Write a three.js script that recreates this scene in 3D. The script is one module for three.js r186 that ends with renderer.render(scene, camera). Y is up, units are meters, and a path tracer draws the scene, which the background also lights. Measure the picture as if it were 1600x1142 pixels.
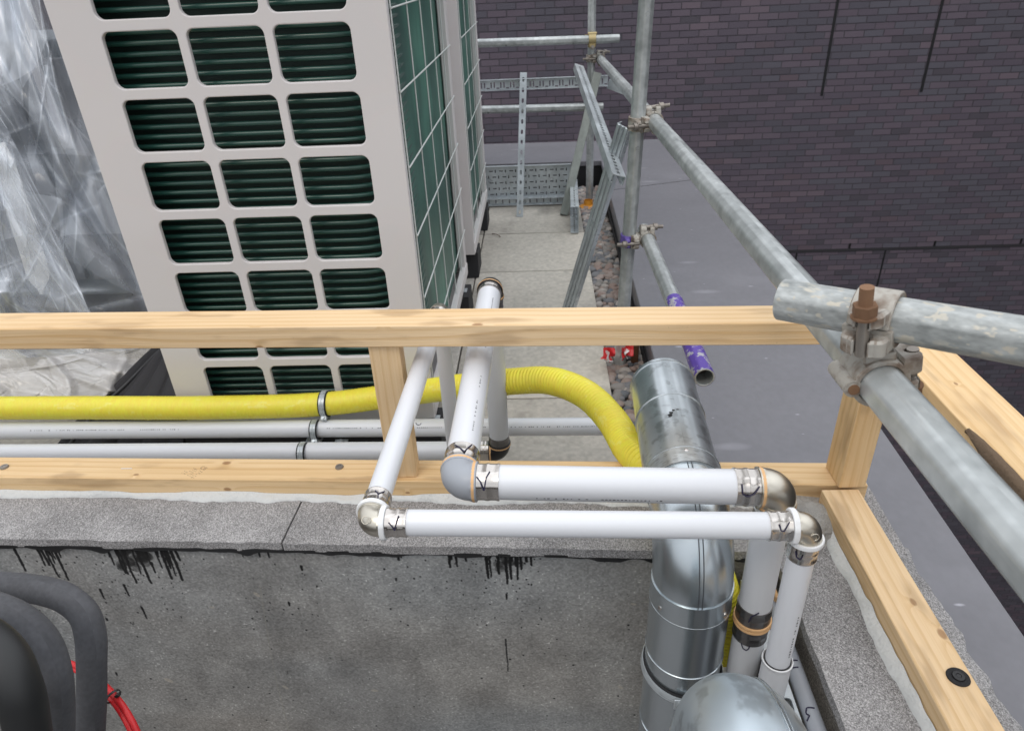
import * as THREE from 'three';
import { RoundedBoxGeometry } from 'three/addons/geometries/RoundedBoxGeometry.js';
import { mergeGeometries, mergeVertices, toCreasedNormals } from 'three/addons/utils/BufferGeometryUtils.js';

// ------------------------------------------------------------------ camera, sky, sun, exposure
const scene = new THREE.Scene();
const camera = new THREE.PerspectiveCamera(55.38, 1024 / 730, 0.05, 400);
const EYE = new THREE.Vector3(0, 1.39, 0);
const CX = new THREE.Vector3(0.9986, -0.0414, -0.0318), CD = new THREE.Vector3(-0.0199, -0.8647, 0.502), CF = new THREE.Vector3(-0.0483, -0.5007, -0.8643);
camera.position.copy(EYE);
camera.focus = 1.3; camera.userData.fStop = 10;
camera.quaternion.setFromRotationMatrix(new THREE.Matrix4().makeBasis(CX, CD.clone().negate(), CF.clone().negate()));

const renderer = new THREE.WebGLRenderer({ antialias: true });
renderer.setSize(1024, 730);
renderer.toneMapping = THREE.LinearToneMapping;
renderer.toneMappingExposure = 1.04;
renderer.shadowMap.enabled = true;

let seed = 7;
function rnd() { seed |= 0; seed = seed + 0x6D2B79F5 | 0; let t = Math.imul(seed ^ seed >>> 15, 1 | seed); t = t + Math.imul(t ^ t >>> 7, 61 | t) ^ t; return ((t ^ t >>> 14) >>> 0) / 4294967296; }
const rr = (a, b) => a + (b - a) * rnd();
function hash(x, y, s) { let h = Math.imul(x, 374761393) + Math.imul(y, 668265263) + Math.imul(s, 1274126177) | 0; h = Math.imul(h ^ h >>> 13, 1274126177); return ((h ^ h >>> 16) >>> 0) / 4294967296; }
function vnoise(x, y, s = 0, px = 1 << 20, py = 1 << 20) {          // value noise, tiles after px, py cells
  const xi = Math.floor(x), yi = Math.floor(y); let fx = x - xi, fy = y - yi; fx = fx * fx * (3 - 2 * fx); fy = fy * fy * (3 - 2 * fy);
  const m = (a, n) => ((a % n) + n) % n, x0 = m(xi, px), x1 = m(xi + 1, px), y0 = m(yi, py), y1 = m(yi + 1, py);
  const a = hash(x0, y0, s), b = hash(x1, y0, s), c = hash(x0, y1, s), d = hash(x1, y1, s);
  return a + (b - a) * fx + (c - a) * fy + (a - b - c + d) * fx * fy;
}
function fbm(u, v, fu, fv, oct, s) { let r = 0, a = 0.5, n = 0; for (let o = 0; o < oct; o++) { r += a * vnoise(u * fu, v * fv, s + o, fu, fv); n += a; a *= 0.55; fu *= 2; fv *= 2; } return r / n; }
const clamp = (x, a = 0, b = 1) => Math.min(b, Math.max(a, x)), smooth = (a, b, x) => { const t = clamp((x - a) / (b - a)); return t * t * (3 - 2 * t); };

{ // an overcast sky, brightest overhead and behind the camera's left shoulder
  const W = 256, H = 128, d = new Float32Array(W * H * 4);
  for (let j = 0; j < H; j++) for (let i = 0; i < W; i++) {
    const el = (j + 0.5) / H * Math.PI - Math.PI / 2, az = (i + 0.5) / W * 2 * Math.PI;
    const s = Math.max(0, Math.sin(el)), c = fbm(i / W, j / H, 6, 5, 4, 11);
    const sx = Math.cos(el) * Math.cos(az), sz = Math.cos(el) * Math.sin(az);
    const glow = Math.max(0, -0.35 * sx + 0.85 * Math.sin(el) + 0.4 * sz);
    let L = (0.74 + 0.62 * s) * (0.72 + 0.56 * c) + 0.42 * Math.pow(glow, 3);
    if (el < 0) L = 0.25;
    d.set([L * 0.97, L * 1.0, L * 1.05, 1], (j * W + i) * 4);
  }
  const sky = new THREE.DataTexture(d, W, H, THREE.RGBAFormat, THREE.FloatType);
  sky.mapping = THREE.EquirectangularReflectionMapping; sky.magFilter = sky.minFilter = THREE.LinearFilter; sky.wrapS = THREE.RepeatWrapping; sky.needsUpdate = true;
  scene.background = sky; scene.environment = sky;
}
const sun = new THREE.DirectionalLight(0xfff3e4, 0.6);
sun.position.set(-3.2, 9, 3.6); sun.target.position.set(0, 0, -2); sun.castShadow = true; sun.shadow.radius = 34; sun.shadow.mapSize.set(2048, 2048);
Object.assign(sun.shadow.camera, { left: -8, right: 8, top: 8, bottom: -8, near: 0.5, far: 30 });
sun.name = 'sun'; scene.add(sun, sun.target);

// ------------------------------------------------------------------ surveyed points (photo pixel + a known plane or depth -> metres)
const V = (x, y, z) => new THREE.Vector3(x, y, z);
const X = V(1, 0, 0), Y = V(0, 1, 0), Z = V(0, 0, 1), nX = V(-1, 0, 0), nY = V(0, -1, 0), nZ = V(0, 0, -1);
function ray(px, py) { return CX.clone().multiplyScalar((px - 800) / 1088).addScaledVector(CD, (py - 571) / 1088).add(CF); }
const at = (px, py, depth) => ray(px, py).multiplyScalar(depth).add(EYE);
const onY = (px, py, y) => { const d = ray(px, py); return d.multiplyScalar((y - EYE.y) / d.y).add(EYE); };
const onX = (px, py, x) => { const d = ray(px, py); return d.multiplyScalar(x / d.x).add(EYE); };
const onZ = (px, py, z) => { const d = ray(px, py); return d.multiplyScalar(z / d.z).add(EYE); };
const WALL_ROT = -0.0325;                                             // the hatch wall and its timber stand a little askew to the roof

// ------------------------------------------------------------------ naming
const taken = {};
function numbered(n) { const b = n.replace(/_\d{3}$/, ''); const k = taken[b] = (taken[b] ?? -1) + 1; return k ? b + '_' + String(k).padStart(3, '0') : b; }
function thing(name, label, category, group, pos) {
  const o = new THREE.Group(); o.name = numbered(name); o.userData = { label, category }; if (group) o.userData.group = group;
  if (pos) o.position.copy(pos); scene.add(o); return o;
}
function finish(m) { m.castShadow = m.receiveShadow = true; return m; }
function part(name, geo, mat, parent, label) {
  if (Array.isArray(geo)) geo = merge(geo);
  const m = finish(new THREE.Mesh(geo, mat)); m.name = name; if (label) m.userData.label = label; parent.add(m); return m;
}
function struct(name, geo, mat, label) { const m = part(name, geo, mat, scene); m.name = numbered(name); m.userData = { kind: 'structure', label, category: name.replace(/_/g, ' ') }; return m; }
function solo(name, geo, mat, label, category, group) { const m = part(name, geo, mat, scene); m.name = numbered(name); m.userData = { label, category }; if (group) m.userData.group = group; return m; }
function merge(list) {
  const l = list.map(g => { const n = g.index ? g.toNonIndexed() : g; for (const k of Object.keys(n.attributes)) if (!['position', 'normal', 'uv'].includes(k)) n.deleteAttribute(k); return n; });
  return l.length > 1 ? mergeGeometries(l) : l[0];
}

// ------------------------------------------------------------------ geometry helpers
function metreUV(geo, du = 0, dv = 0) {                               // box-projected uv in metres, u along x
  const g = geo.index ? geo.toNonIndexed() : geo, p = g.attributes.position, uv = new Float32Array(p.count * 2), a = V(), b = V(), c = V();
  for (let i = 0; i < p.count; i += 3) {
    a.fromBufferAttribute(p, i); b.fromBufferAttribute(p, i + 1); c.fromBufferAttribute(p, i + 2);
    const n = b.clone().sub(a).cross(c.clone().sub(a)), ax = Math.abs(n.x), ay = Math.abs(n.y), az = Math.abs(n.z);
    [a, b, c].forEach((q, k) => { let u, v; if (ay >= ax && ay >= az) { u = q.x; v = q.z; } else if (az >= ax) { u = q.x; v = q.y + 0.071; } else { u = q.z; v = q.y; } uv[(i + k) * 2] = u + du; uv[(i + k) * 2 + 1] = v + dv; });
  }
  g.setAttribute('uv', new THREE.BufferAttribute(uv, 2)); return g;
}
function box(w, h, d, r = 0.002, x = 0, y = 0, z = 0) {
  const g = r > 0 ? new RoundedBoxGeometry(w, h, d, 2, Math.min(r, w / 2.1, h / 2.1, d / 2.1)) : new THREE.BoxGeometry(w, h, d);
  return metreUV(g, rr(0, 3), rr(0, 3)).translate(x, y, z);
}
function along(geo, p1, p2, ref = V(0, 1, 0)) {                         // geo's +y goes from p1 to p2 (origin at p1); its +z turns towards ref
  const y = p2.clone().sub(p1).normalize(); let x = y.clone().cross(ref); if (x.lengthSq() < 1e-6) x = y.clone().cross(V(0, 0, 1)); x.normalize();
  const z = x.clone().cross(y); return geo.applyMatrix4(new THREE.Matrix4().makeBasis(x, y, z).setPosition(p1));
}
function rod(p1, p2, r, seg = 20, cap = true, r2 = r) {
  const L = p1.distanceTo(p2), g = new THREE.CylinderGeometry(r2, r, L, seg, 1, !cap).translate(0, L / 2, 0), uv = g.attributes.uv, o = rr(0, 3);
  for (let i = 0; i < uv.count; i++) uv.setXY(i, uv.getX(i) * 2 * Math.PI * r, uv.getY(i) * L + o);
  return along(g, p1, p2);
}
function hollow(p1, p2, ro, ri, seg = 40) {                             // tube with a wall, its edges slightly broken
  const L = p1.distanceTo(p2), e = 0.0008, pts = [[ri, e], [ri + e, 0], [ro - e, 0], [ro, e], [ro, L - e], [ro - e, L], [ri + e, L], [ri, L - e], [ri, e]].map(q => new THREE.Vector2(...q));
  const g = new THREE.LatheGeometry(pts, seg), p = g.attributes.position, uv = g.attributes.uv, o = rr(0, 3);
  for (let i = 0; i < uv.count; i++) uv.setXY(i, uv.getX(i) * 2 * Math.PI * ro, p.getY(i) + o);
  return along(toCreasedNormals(g, 0.6), p1, p2);
}
function ring(prof, p, dir, seg = 36) {                                 // lathe profile [[r, y] ...] about dir at p
  const g = toCreasedNormals(new THREE.LatheGeometry(prof.map(q => new THREE.Vector2(...q)), seg), 0.7); return along(g, p, p.clone().add(dir));
}
class Corner extends THREE.Curve {                                      // quarter bend from direction a to direction b
  constructor(c, a, b, r) { super(); this.c = c; this.a = a; this.b = b; this.r = r; }
  getPoint(t) { const w = t * Math.PI / 2, o = this.c.clone().addScaledVector(this.a, -this.r).addScaledVector(this.b, this.r); return o.addScaledVector(this.b, -this.r * Math.cos(w)).addScaledVector(this.a, this.r * Math.sin(w)); }
}
function hose(curve, r, n, seg = 20, uvL) { const g = new THREE.TubeGeometry(curve, n, r, seg, false); const uv = g.attributes.uv, L = uvL ?? curve.getLength(); for (let i = 0; i < uv.count; i++) uv.setXY(i, uv.getY(i) * 2 * Math.PI * r, uv.getX(i) * L); return g; }
const cat = (...p) => new THREE.CatmullRomCurve3(p, false, 'centripetal');
function plateShape(shape, depth, bevel = 0.0006, curve = 6) { return new THREE.ExtrudeGeometry(shape, { depth, bevelEnabled: bevel > 0, bevelThickness: bevel, bevelSize: bevel, bevelOffset: -bevel, bevelSegments: 1, curveSegments: curve }); }
function rrect(target, x, y, w, h, r) { target.moveTo(x + r, y); target.lineTo(x + w - r, y); target.absarc(x + w - r, y + r, r, -Math.PI / 2, 0); target.lineTo(x + w, y + h - r); target.absarc(x + w - r, y + h - r, r, 0, Math.PI / 2); target.lineTo(x + r, y + h); target.absarc(x + r, y + h - r, r, Math.PI / 2, Math.PI); target.lineTo(x, y + r); target.absarc(x + r, y + r, r, Math.PI, Math.PI * 1.5); return target; }

// ------------------------------------------------------------------ textures
function tex(w, h, f, size, { srgb = true } = {}) {                       // f(u, v) -> [r, g, b] 0..1 (sRGB values when srgb) ; size = metres covered [x, y]
  const d = new Uint8Array(w * h * 4);
  for (let j = 0; j < h; j++) for (let i = 0; i < w; i++) { const c = f((i + 0.5) / w, (j + 0.5) / h), k = (j * w + i) * 4; if (typeof c === 'number') d[k] = d[k + 1] = d[k + 2] = clamp(c) * 255; else { d[k] = clamp(c[0]) * 255; d[k + 1] = clamp(c[1]) * 255; d[k + 2] = clamp(c[2]) * 255; } d[k + 3] = 255; }
  const t = new THREE.DataTexture(d, w, h); t.wrapS = t.wrapT = THREE.RepeatWrapping; t.magFilter = THREE.LinearFilter; t.minFilter = THREE.LinearMipmapLinearFilter; t.generateMipmaps = true;
  if (srgb) t.colorSpace = THREE.SRGBColorSpace; t.repeat.set(1 / size[0], 1 / size[1]); t.needsUpdate = true; return t;
}
const mix3 = (a, b, t) => [a[0] + (b[0] - a[0]) * t, a[1] + (b[1] - a[1]) * t, a[2] + (b[2] - a[2]) * t];
function woodTex(s, light, dark, knots) {
  const K = []; for (let k = 0; k < knots; k++) K.push([hash(k, 1, s), 0.08 + 0.84 * hash(k, 2, s), 0.0022 + 0.0038 * hash(k, 3, s)]);
  return tex(1536, 320, (u, v) => {
    let warp = (fbm(u, v, 3, 2, 3, s) - 0.5) * 0.55, kn = 0;
    const X = u * 1.6, Y = v * 0.24;
    for (const [ku, kv, r] of K) { let dx = X - ku * 1.6, dy = Y - kv * 0.24; dx -= Math.round(dx / 1.6) * 1.6; dy -= Math.round(dy / 0.24) * 0.24; const q = Math.hypot(dx / 1.7, dy) / r; kn = Math.max(kn, smooth(1.35, 0.7, q) * (0.75 + 0.25 * hash(1, 1, s))); warp += 0.30 * Math.exp(-q * q / 7) * Math.sign(dy || 1) * Math.exp(-Math.abs(dx) / (r * 6)); }
    const g = v * 13 + warp * 3.2, rg = g - Math.floor(g), late = smooth(0.45, 0.92, rg) * smooth(1.0, 0.94, rg), vary = 0.35 + 0.65 * vnoise(Math.floor(g), 3, s);
    const fine = fbm(u, v, 14, 160, 2, s + 5), soft = fbm(u, v, 5, 4, 3, s + 9);
    let c = mix3(light, dark, clamp(late * vary * 0.42 + (fine - 0.5) * 0.30 + (soft - 0.5) * 0.6 + 0.14));
    c = mix3(c, [0.42, 0.26, 0.14], kn * 0.55); c = mix3(c, [0.56, 0.45, 0.33], smooth(0.60, 0.80, fbm(u, v, 9, 5, 4, s + 30)) * 0.35); const speck = vnoise(X * 700, Y * 300, s + 21) > 0.985 ? 0.88 : 1;
    return c.map(x => x * speck);
  }, [1.6, 0.24]);
}
const woodA = woodTex(31, [0.90, 0.785, 0.625], [0.775, 0.62, 0.415], 9), woodB = woodTex(57, [0.895, 0.775, 0.60], [0.77, 0.61, 0.395], 8);
const woodBump = tex(512, 256, (u, v) => fbm(u, v, 8, 90, 3, 71), [0.8, 0.2], { srgb: false });
const grainBump = tex(512, 512, (u, v) => fbm(u, v, 60, 60, 3, 5), [0.4, 0.4], { srgb: false });
const roughCon = tex(1024, 1024, (u, v) => { const a = fbm(u, v, 5, 5, 4, 3), sp = 0.5 * vnoise(u * 330, v * 330, 8, 330, 330) + 0.5 * vnoise(u * 512, v * 512, 12, 512, 512), w = vnoise(u * 300, v * 300, 4, 300, 300); const x = 0.55 + (a - 0.5) * 0.2 + (sp - 0.5) * 0.5 + (w > 0.9 ? 0.08 : 0) - (w < 0.08 ? 0.13 : 0); return [x * 1.01, x, x * 1.0]; }, [0.55, 0.55]);
const roughBump = tex(512, 512, (u, v) => fbm(u, v, 90, 90, 3, 18), [0.4, 0.4], { srgb: false });
const pavTex = tex(1024, 1024, (u, v) => { const a = fbm(u, v, 4, 4, 5, 40), b = fbm(u, v, 9, 5, 4, 44), f = fbm(u, v, 150, 150, 2, 47); let x = 0.735 + (a - 0.5) * 0.24 + (f - 0.5) * 0.12; const st = smooth(0.52, 0.72, b) * 0.13; x -= st; if (vnoise(u * 260, v * 260, 49) > 0.975) x -= 0.1; return [x * 1.01, x * 0.985, x * 0.94]; }, [2.1, 2.1]);
const capSpots = Array.from({ length: 46 }, (_, k) => [hash(k, 1, 9), hash(k, 2, 9), 0.0014 + 0.0035 * Math.pow(hash(k, 3, 9), 2) + (k % 9 === 0 ? 0.009 : 0), 1 + 2.2 * hash(k, 4, 9)]);
const capTex = tex(1024, 1024, (u, v) => { const a = fbm(u, v, 4, 6, 4, 60), f = fbm(u, v, 120, 90, 2, 64), m = smooth(0.60, 0.80, fbm(u, v, 7, 12, 4, 66)); let x = 0.45 + (a - 0.5) * 0.05 + (f - 0.5) * 0.025 + m * 0.012; for (const [su, sv, sr, sx] of capSpots) { const q = Math.hypot((u - su) / sx, (v - sv)) / sr; if (q < 1) x += 0.24 * (1 - q * q) * (sr > 0.008 ? 0.35 : 1); } return [x * 0.995, x * 0.99, x * 1.035]; }, [1.7, 1.7]);
const galvTex = tex(1024, 512, (u, v) => { const a = fbm(u, v, 6, 4, 4, 80), b = fbm(u, v, 26, 20, 3, 84); const x = 0.765 + (a - 0.5) * 0.2 + (b - 0.5) * 0.12; return [x * 0.965, x, x * 1.02]; }, [0.6, 0.6]);
const galvRough = tex(512, 512, (u, v) => 0.46 + (fbm(u, v, 7, 7, 4, 90) - 0.5) * 0.4, [0.4, 0.4], { srgb: false });
const ductTex = tex(512, 512, (u, v) => { const a = fbm(u, v, 5, 5, 4, 180), b = fbm(u, v, 18, 18, 4, 184); const x = 0.82 + (a - 0.5) * 0.16 - smooth(0.5, 0.75, b) * 0.12; return [x * 0.955, x * 0.99, x * 1.01]; }, [0.35, 0.35]);
const tubeTex = tex(1024, 512, (u, v) => { const a = fbm(u, v, 4, 5, 4, 100), b = fbm(u, v, 22, 40, 3, 104), m = smooth(0.63, 0.72, fbm(u, v, 24, 24, 4, 108)), lo = vnoise(u * 3, v * 3, 111, 3, 3); let c = [0.695, 0.712, 0.712].map(x => x + (a - 0.5) * 0.26 + (b - 0.5) * 0.2); return mix3(c, [0.78, 0.77, 0.75], m * smooth(0.55, 0.85, lo) * 0.4); }, [0.5, 0.9]);
const dirtyTubeTex = tex(1024, 512, (u, v) => { const a = fbm(u, v, 4, 5, 4, 120), b = fbm(u, v, 30, 44, 3, 124), m = smooth(0.60, 0.70, fbm(u, v, 20, 34, 4, 128)); let c = [0.60, 0.615, 0.612].map(x => x + (a - 0.5) * 0.3 + (b - 0.5) * 0.22); const sp2 = vnoise(u * 26, v * 60, 133) > 0.93 ? 0.8 : 0; return mix3(c, [0.76, 0.74, 0.69], Math.max(m * (0.25 + 0.75 * smooth(0.45, 0.7, a)), sp2)); }, [0.152, 0.5]);
const purpleTex = tex(512, 512, (u, v) => { const a = fbm(u, v, 10, 8, 4, 140), l = fbm(u, v, 22, 26, 3, 144), chip = smooth(0.54, 0.60, a * 0.55 + l * 0.5); return mix3([0.36, 0.27, 0.62], [0.66, 0.66, 0.69], chip); }, [0.152, 0.2]);
const finTex = tex(512, 512, (u, v) => { const a = fbm(u, v, 5, 3, 4, 150), b = fbm(u, v, 60, 4, 2, 154); const t = clamp(0.15 + (a - 0.35) * 1.5 + (b - 0.5) * 0.3); return mix3([0.15, 0.31, 0.28], [0.31, 0.53, 0.46], t); }, [0.9, 0.9]);  // paler streaks imitate blurry reflections in the green fins
const creamTex = tex(256, 256, (u, v) => { const a = fbm(u, v, 3, 3, 4, 160); const x = 0.845 + (a - 0.5) * 0.03; return [x, x * 0.985, x * 0.98]; }, [1.5, 1.5]);
const yellowTex = tex(256, 512, (u, v) => { const a = fbm(u, v, 4, 6, 3, 190), b = fbm(u, v, 14, 60, 2, 194), w = smooth(0.66, 0.74, fbm(u, v, 16, 24, 4, 197)); return mix3([0.90 + (a - 0.5) * 0.05, 0.855 + (b - 0.5) * 0.06, 0.27], [0.93, 0.91, 0.55], w * 0.45); }, [0.22, 0.6]);
const castTex = tex(256, 256, (u, v) => { const a = fbm(u, v, 5, 5, 4, 220), b = fbm(u, v, 40, 40, 2, 224); return mix3([0.68, 0.665, 0.635], [0.47, 0.41, 0.36], clamp((a - 0.42) * 2.6 + (b - 0.5) * 0.4)); }, [0.12, 0.12]);
const foamTex = tex(256, 256, (u, v) => { const x = 0.315 + (fbm(u, v, 5, 5, 4, 200) - 0.5) * 0.08 + (fbm(u, v, 70, 70, 2, 204) - 0.5) * 0.05; return [x, x * 1.01, x * 1.06]; }, [0.3, 0.3]);

// ------------------------------------------------------------------ materials
const std = (o) => new THREE.MeshStandardMaterial(o), phys = (o) => new THREE.MeshPhysicalMaterial(o);
const lin = (r, g, b) => new THREE.Color().setRGB(r, g, b);
const M = {
  wood: std({ map: woodA, bumpMap: woodBump, bumpScale: 0.0006, roughness: 0.72 }),
  woodB: std({ map: woodB, bumpMap: woodBump, bumpScale: 0.0006, roughness: 0.72 }),
  bark: std({ color: lin(0.12, 0.085, 0.06), roughness: 0.95, bumpMap: roughBump, bumpScale: 0.002 }),
  felt: std({ map: roughCon, bumpMap: roughBump, bumpScale: 0.0007, roughness: 0.95 }),
  bitumen: std({ color: lin(0.012, 0.012, 0.013), roughness: 0.45 }),
  mortar: std({ color: lin(0.42, 0.41, 0.39), roughness: 0.95, bumpMap: roughBump, bumpScale: 0.003 }),
  sealant: phys({ color: lin(0.60, 0.61, 0.60), roughness: 0.5, bumpMap: roughBump, bumpScale: 0.002 }),
  paver: std({ map: pavTex, bumpMap: grainBump, bumpScale: 0.0006, roughness: 0.9 }),
  pavB: std({ map: pavTex, color: lin(0.90, 0.89, 0.87), bumpMap: grainBump, bumpScale: 0.0006, roughness: 0.9 }),
  cap: std({ map: capTex, roughness: 0.42 }),
  membrane: std({ color: lin(0.012, 0.012, 0.014), roughness: 0.7 }),
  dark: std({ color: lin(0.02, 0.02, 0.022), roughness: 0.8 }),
  tube: std({ map: tubeTex, roughnessMap: galvRough, roughness: 0.85, metalness: 0.5 }),
  dirtyTube: std({ map: dirtyTubeTex, roughness: 0.55, metalness: 0.3, bumpMap: grainBump, bumpScale: 0.0006 }),
  purple: std({ map: purpleTex, roughness: 0.5, metalness: 0.1 }),
  tubeInside: std({ color: lin(0.06, 0.05, 0.045), roughness: 0.9 }),
  cast: std({ map: castTex, roughness: 0.62, metalness: 0.2, bumpMap: grainBump, bumpScale: 0.0008 }),
  castPurple: std({ color: lin(0.12, 0.08, 0.32), roughness: 0.5 }),
  castBrass: std({ color: lin(0.42, 0.34, 0.18), roughness: 0.5, metalness: 0.6 }),
  rust: std({ color: lin(0.235, 0.13, 0.072), roughness: 0.8, metalness: 0.2, bumpMap: grainBump, bumpScale: 0.0005 }),
  boltSteel: std({ color: lin(0.30, 0.27, 0.24), roughness: 0.5, metalness: 0.7 }),
  zinc: std({ map: galvTex, roughnessMap: galvRough, roughness: 0.75, metalness: 0.4 }),
  duct: std({ map: ductTex, roughness: 0.32, metalness: 0.88 }),
  ductPlain: std({ color: lin(0.52, 0.57, 0.60), roughness: 0.27, metalness: 0.93 }),
  ductSoft: std({ map: ductTex, color: lin(0.93, 0.97, 1), roughness: 0.42, metalness: 0.82 }),
  seam: std({ color: lin(0.12, 0.13, 0.14), roughness: 0.5, metalness: 0.7 }),
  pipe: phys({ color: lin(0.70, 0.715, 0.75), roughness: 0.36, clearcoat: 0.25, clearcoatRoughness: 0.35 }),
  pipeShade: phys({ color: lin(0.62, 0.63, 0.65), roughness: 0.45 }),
  steel: std({ color: lin(0.62, 0.585, 0.55), roughness: 0.24, metalness: 1 }),
  nickel: std({ color: lin(0.60, 0.565, 0.49), roughness: 0.33, metalness: 1 }),
  greyPlastic: phys({ color: lin(0.33, 0.35, 0.385), roughness: 0.4 }),
  blackPlastic: phys({ color: lin(0.012, 0.012, 0.014), roughness: 0.35 }),
  darkSleeve: std({ color: lin(0.20, 0.19, 0.185), roughness: 0.32, metalness: 0.9 }),
  tan: std({ color: lin(0.74, 0.45, 0.22), roughness: 0.55 }),
  whiteRing: phys({ color: lin(0.78, 0.79, 0.80), roughness: 0.4 }),
  ink: std({ color: lin(0.02, 0.017, 0.05), roughness: 0.5 }),
  print: std({ color: lin(0.12, 0.12, 0.13), roughness: 0.7 }),
  yellow: phys({ map: yellowTex, roughness: 0.42 }),
  rubber: std({ color: lin(0.018, 0.018, 0.02), roughness: 0.75, bumpMap: grainBump, bumpScale: 0.0005 }),
  foam: std({ map: foamTex, roughness: 0.85, bumpMap: grainBump, bumpScale: 0.0004 }),
  foamShiny: std({ color: lin(0.016, 0.017, 0.018), roughness: 0.5 }),
  redCable: phys({ color: lin(0.62, 0.02, 0.025), roughness: 0.4 }),
  cream: std({ map: creamTex, color: lin(1, 0.985, 0.985), roughness: 0.5 }),
  creamWire: std({ color: lin(0.66, 0.68, 0.66), roughness: 0.45 }),
  fin: std({ map: finTex, roughness: 0.4, metalness: 0.1 }),
  finShade: std({ color: lin(0.012, 0.032, 0.026), roughness: 0.5 }),  // near-black green: shade between the front fins, put into the colour
  coil: phys({ color: lin(0.02, 0.075, 0.058), roughness: 0.3, clearcoat: 0.4, clearcoatRoughness: 0.2 }),
  slate: std({ color: lin(0.055, 0.07, 0.085), roughness: 0.6 }),
  fabric: std({ color: lin(0.028, 0.027, 0.030), roughness: 0.85, bumpMap: grainBump, bumpScale: 0.001 }),
  fabricEdge: std({ color: lin(0.06, 0.06, 0.063), roughness: 0.6 }),
  facade: std({ color: lin(0.05, 0.048, 0.05), roughness: 0.9 }),
  asphalt: std({ color: lin(0.05, 0.05, 0.05), roughness: 0.95, bumpMap: roughBump, bumpScale: 0.004 }),
  twig: std({ color: lin(0.09, 0.05, 0.03), roughness: 0.9 }),
  orange: phys({ color: lin(0.70, 0.30, 0.03), roughness: 0.45 }),
  redTape: phys({ color: lin(0.58, 0.03, 0.035), roughness: 0.35 }),
  whiteTape: phys({ color: lin(0.75, 0.75, 0.75), roughness: 0.35 }),
  brownPlastic: phys({ color: lin(0.11, 0.05, 0.025), roughness: 0.5 }),
};

// ================================================================== THE SETTING
{ // street far below, and the outer faces of the building that carries the roof
  const g = new THREE.PlaneGeometry(600, 600).rotateX(-Math.PI / 2).translate(0, -10.5, 0);
  struct('ground', metreUV(g), M.asphalt, 'dark tarmac ground far below in the alley between the buildings');
  const rf = new THREE.Shape(); // roof deck under the paving, with the hatch cut out
  rf.moveTo(-7, -6); rf.lineTo(1.0, -6); rf.lineTo(1.0, 5.65); rf.lineTo(-7, 5.65); rf.lineTo(-7, -6);
  const h = new THREE.Path(); h.moveTo(-2.6, -2.2); h.lineTo(-2.6, 1.16); h.lineTo(0.58, 1.16); h.lineTo(0.58, -2.2); rf.holes.push(h);
  struct('roof', new THREE.ExtrudeGeometry(rf, { depth: 0.3, bevelEnabled: false }).rotateX(-Math.PI / 2).translate(0, -0.355, 0), M.membrane, 'black roof membrane below the paving slabs and pebbles');
  const f = thing('building_facade', 'dark outer wall of the near building below the grey capping', 'facade');
  part('side_wall', box(0.25, 10.2, 11.6, 0, 0.86, -5.42, 0.17), M.facade, f); part('end_wall', box(8, 10.2, 0.25, 0, -3.13, -5.42, -5.52), M.facade, f);
  const f2 = thing('building_facade', 'added dark side wall out of view at right, keeping light out of the alley', 'facade'); part('wall_body', box(0.4, 15, 14, 0, 10.6, -3, -2.2), M.facade, f2);  // unseen building side, added to darken the lower brick wall
  struct('hatch_lining', [box(0.2, 1.4, 3.6, 0, -2.6, -0.35, 0.5), box(3.4, 1.4, 0.2, 0, -1.0, -0.35, 2.3)], std({ map: pavTex, color: lin(0.35, 0.34, 0.32), roughness: 0.95 }), 'concrete sides of the hatch behind the camera');
  struct('hatch_floor', box(3.4, 0.1, 3.6, 0, -1.0, -1.25, 0.6), M.felt, 'dim concrete floor at the bottom of the roof hatch');
}

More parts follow.
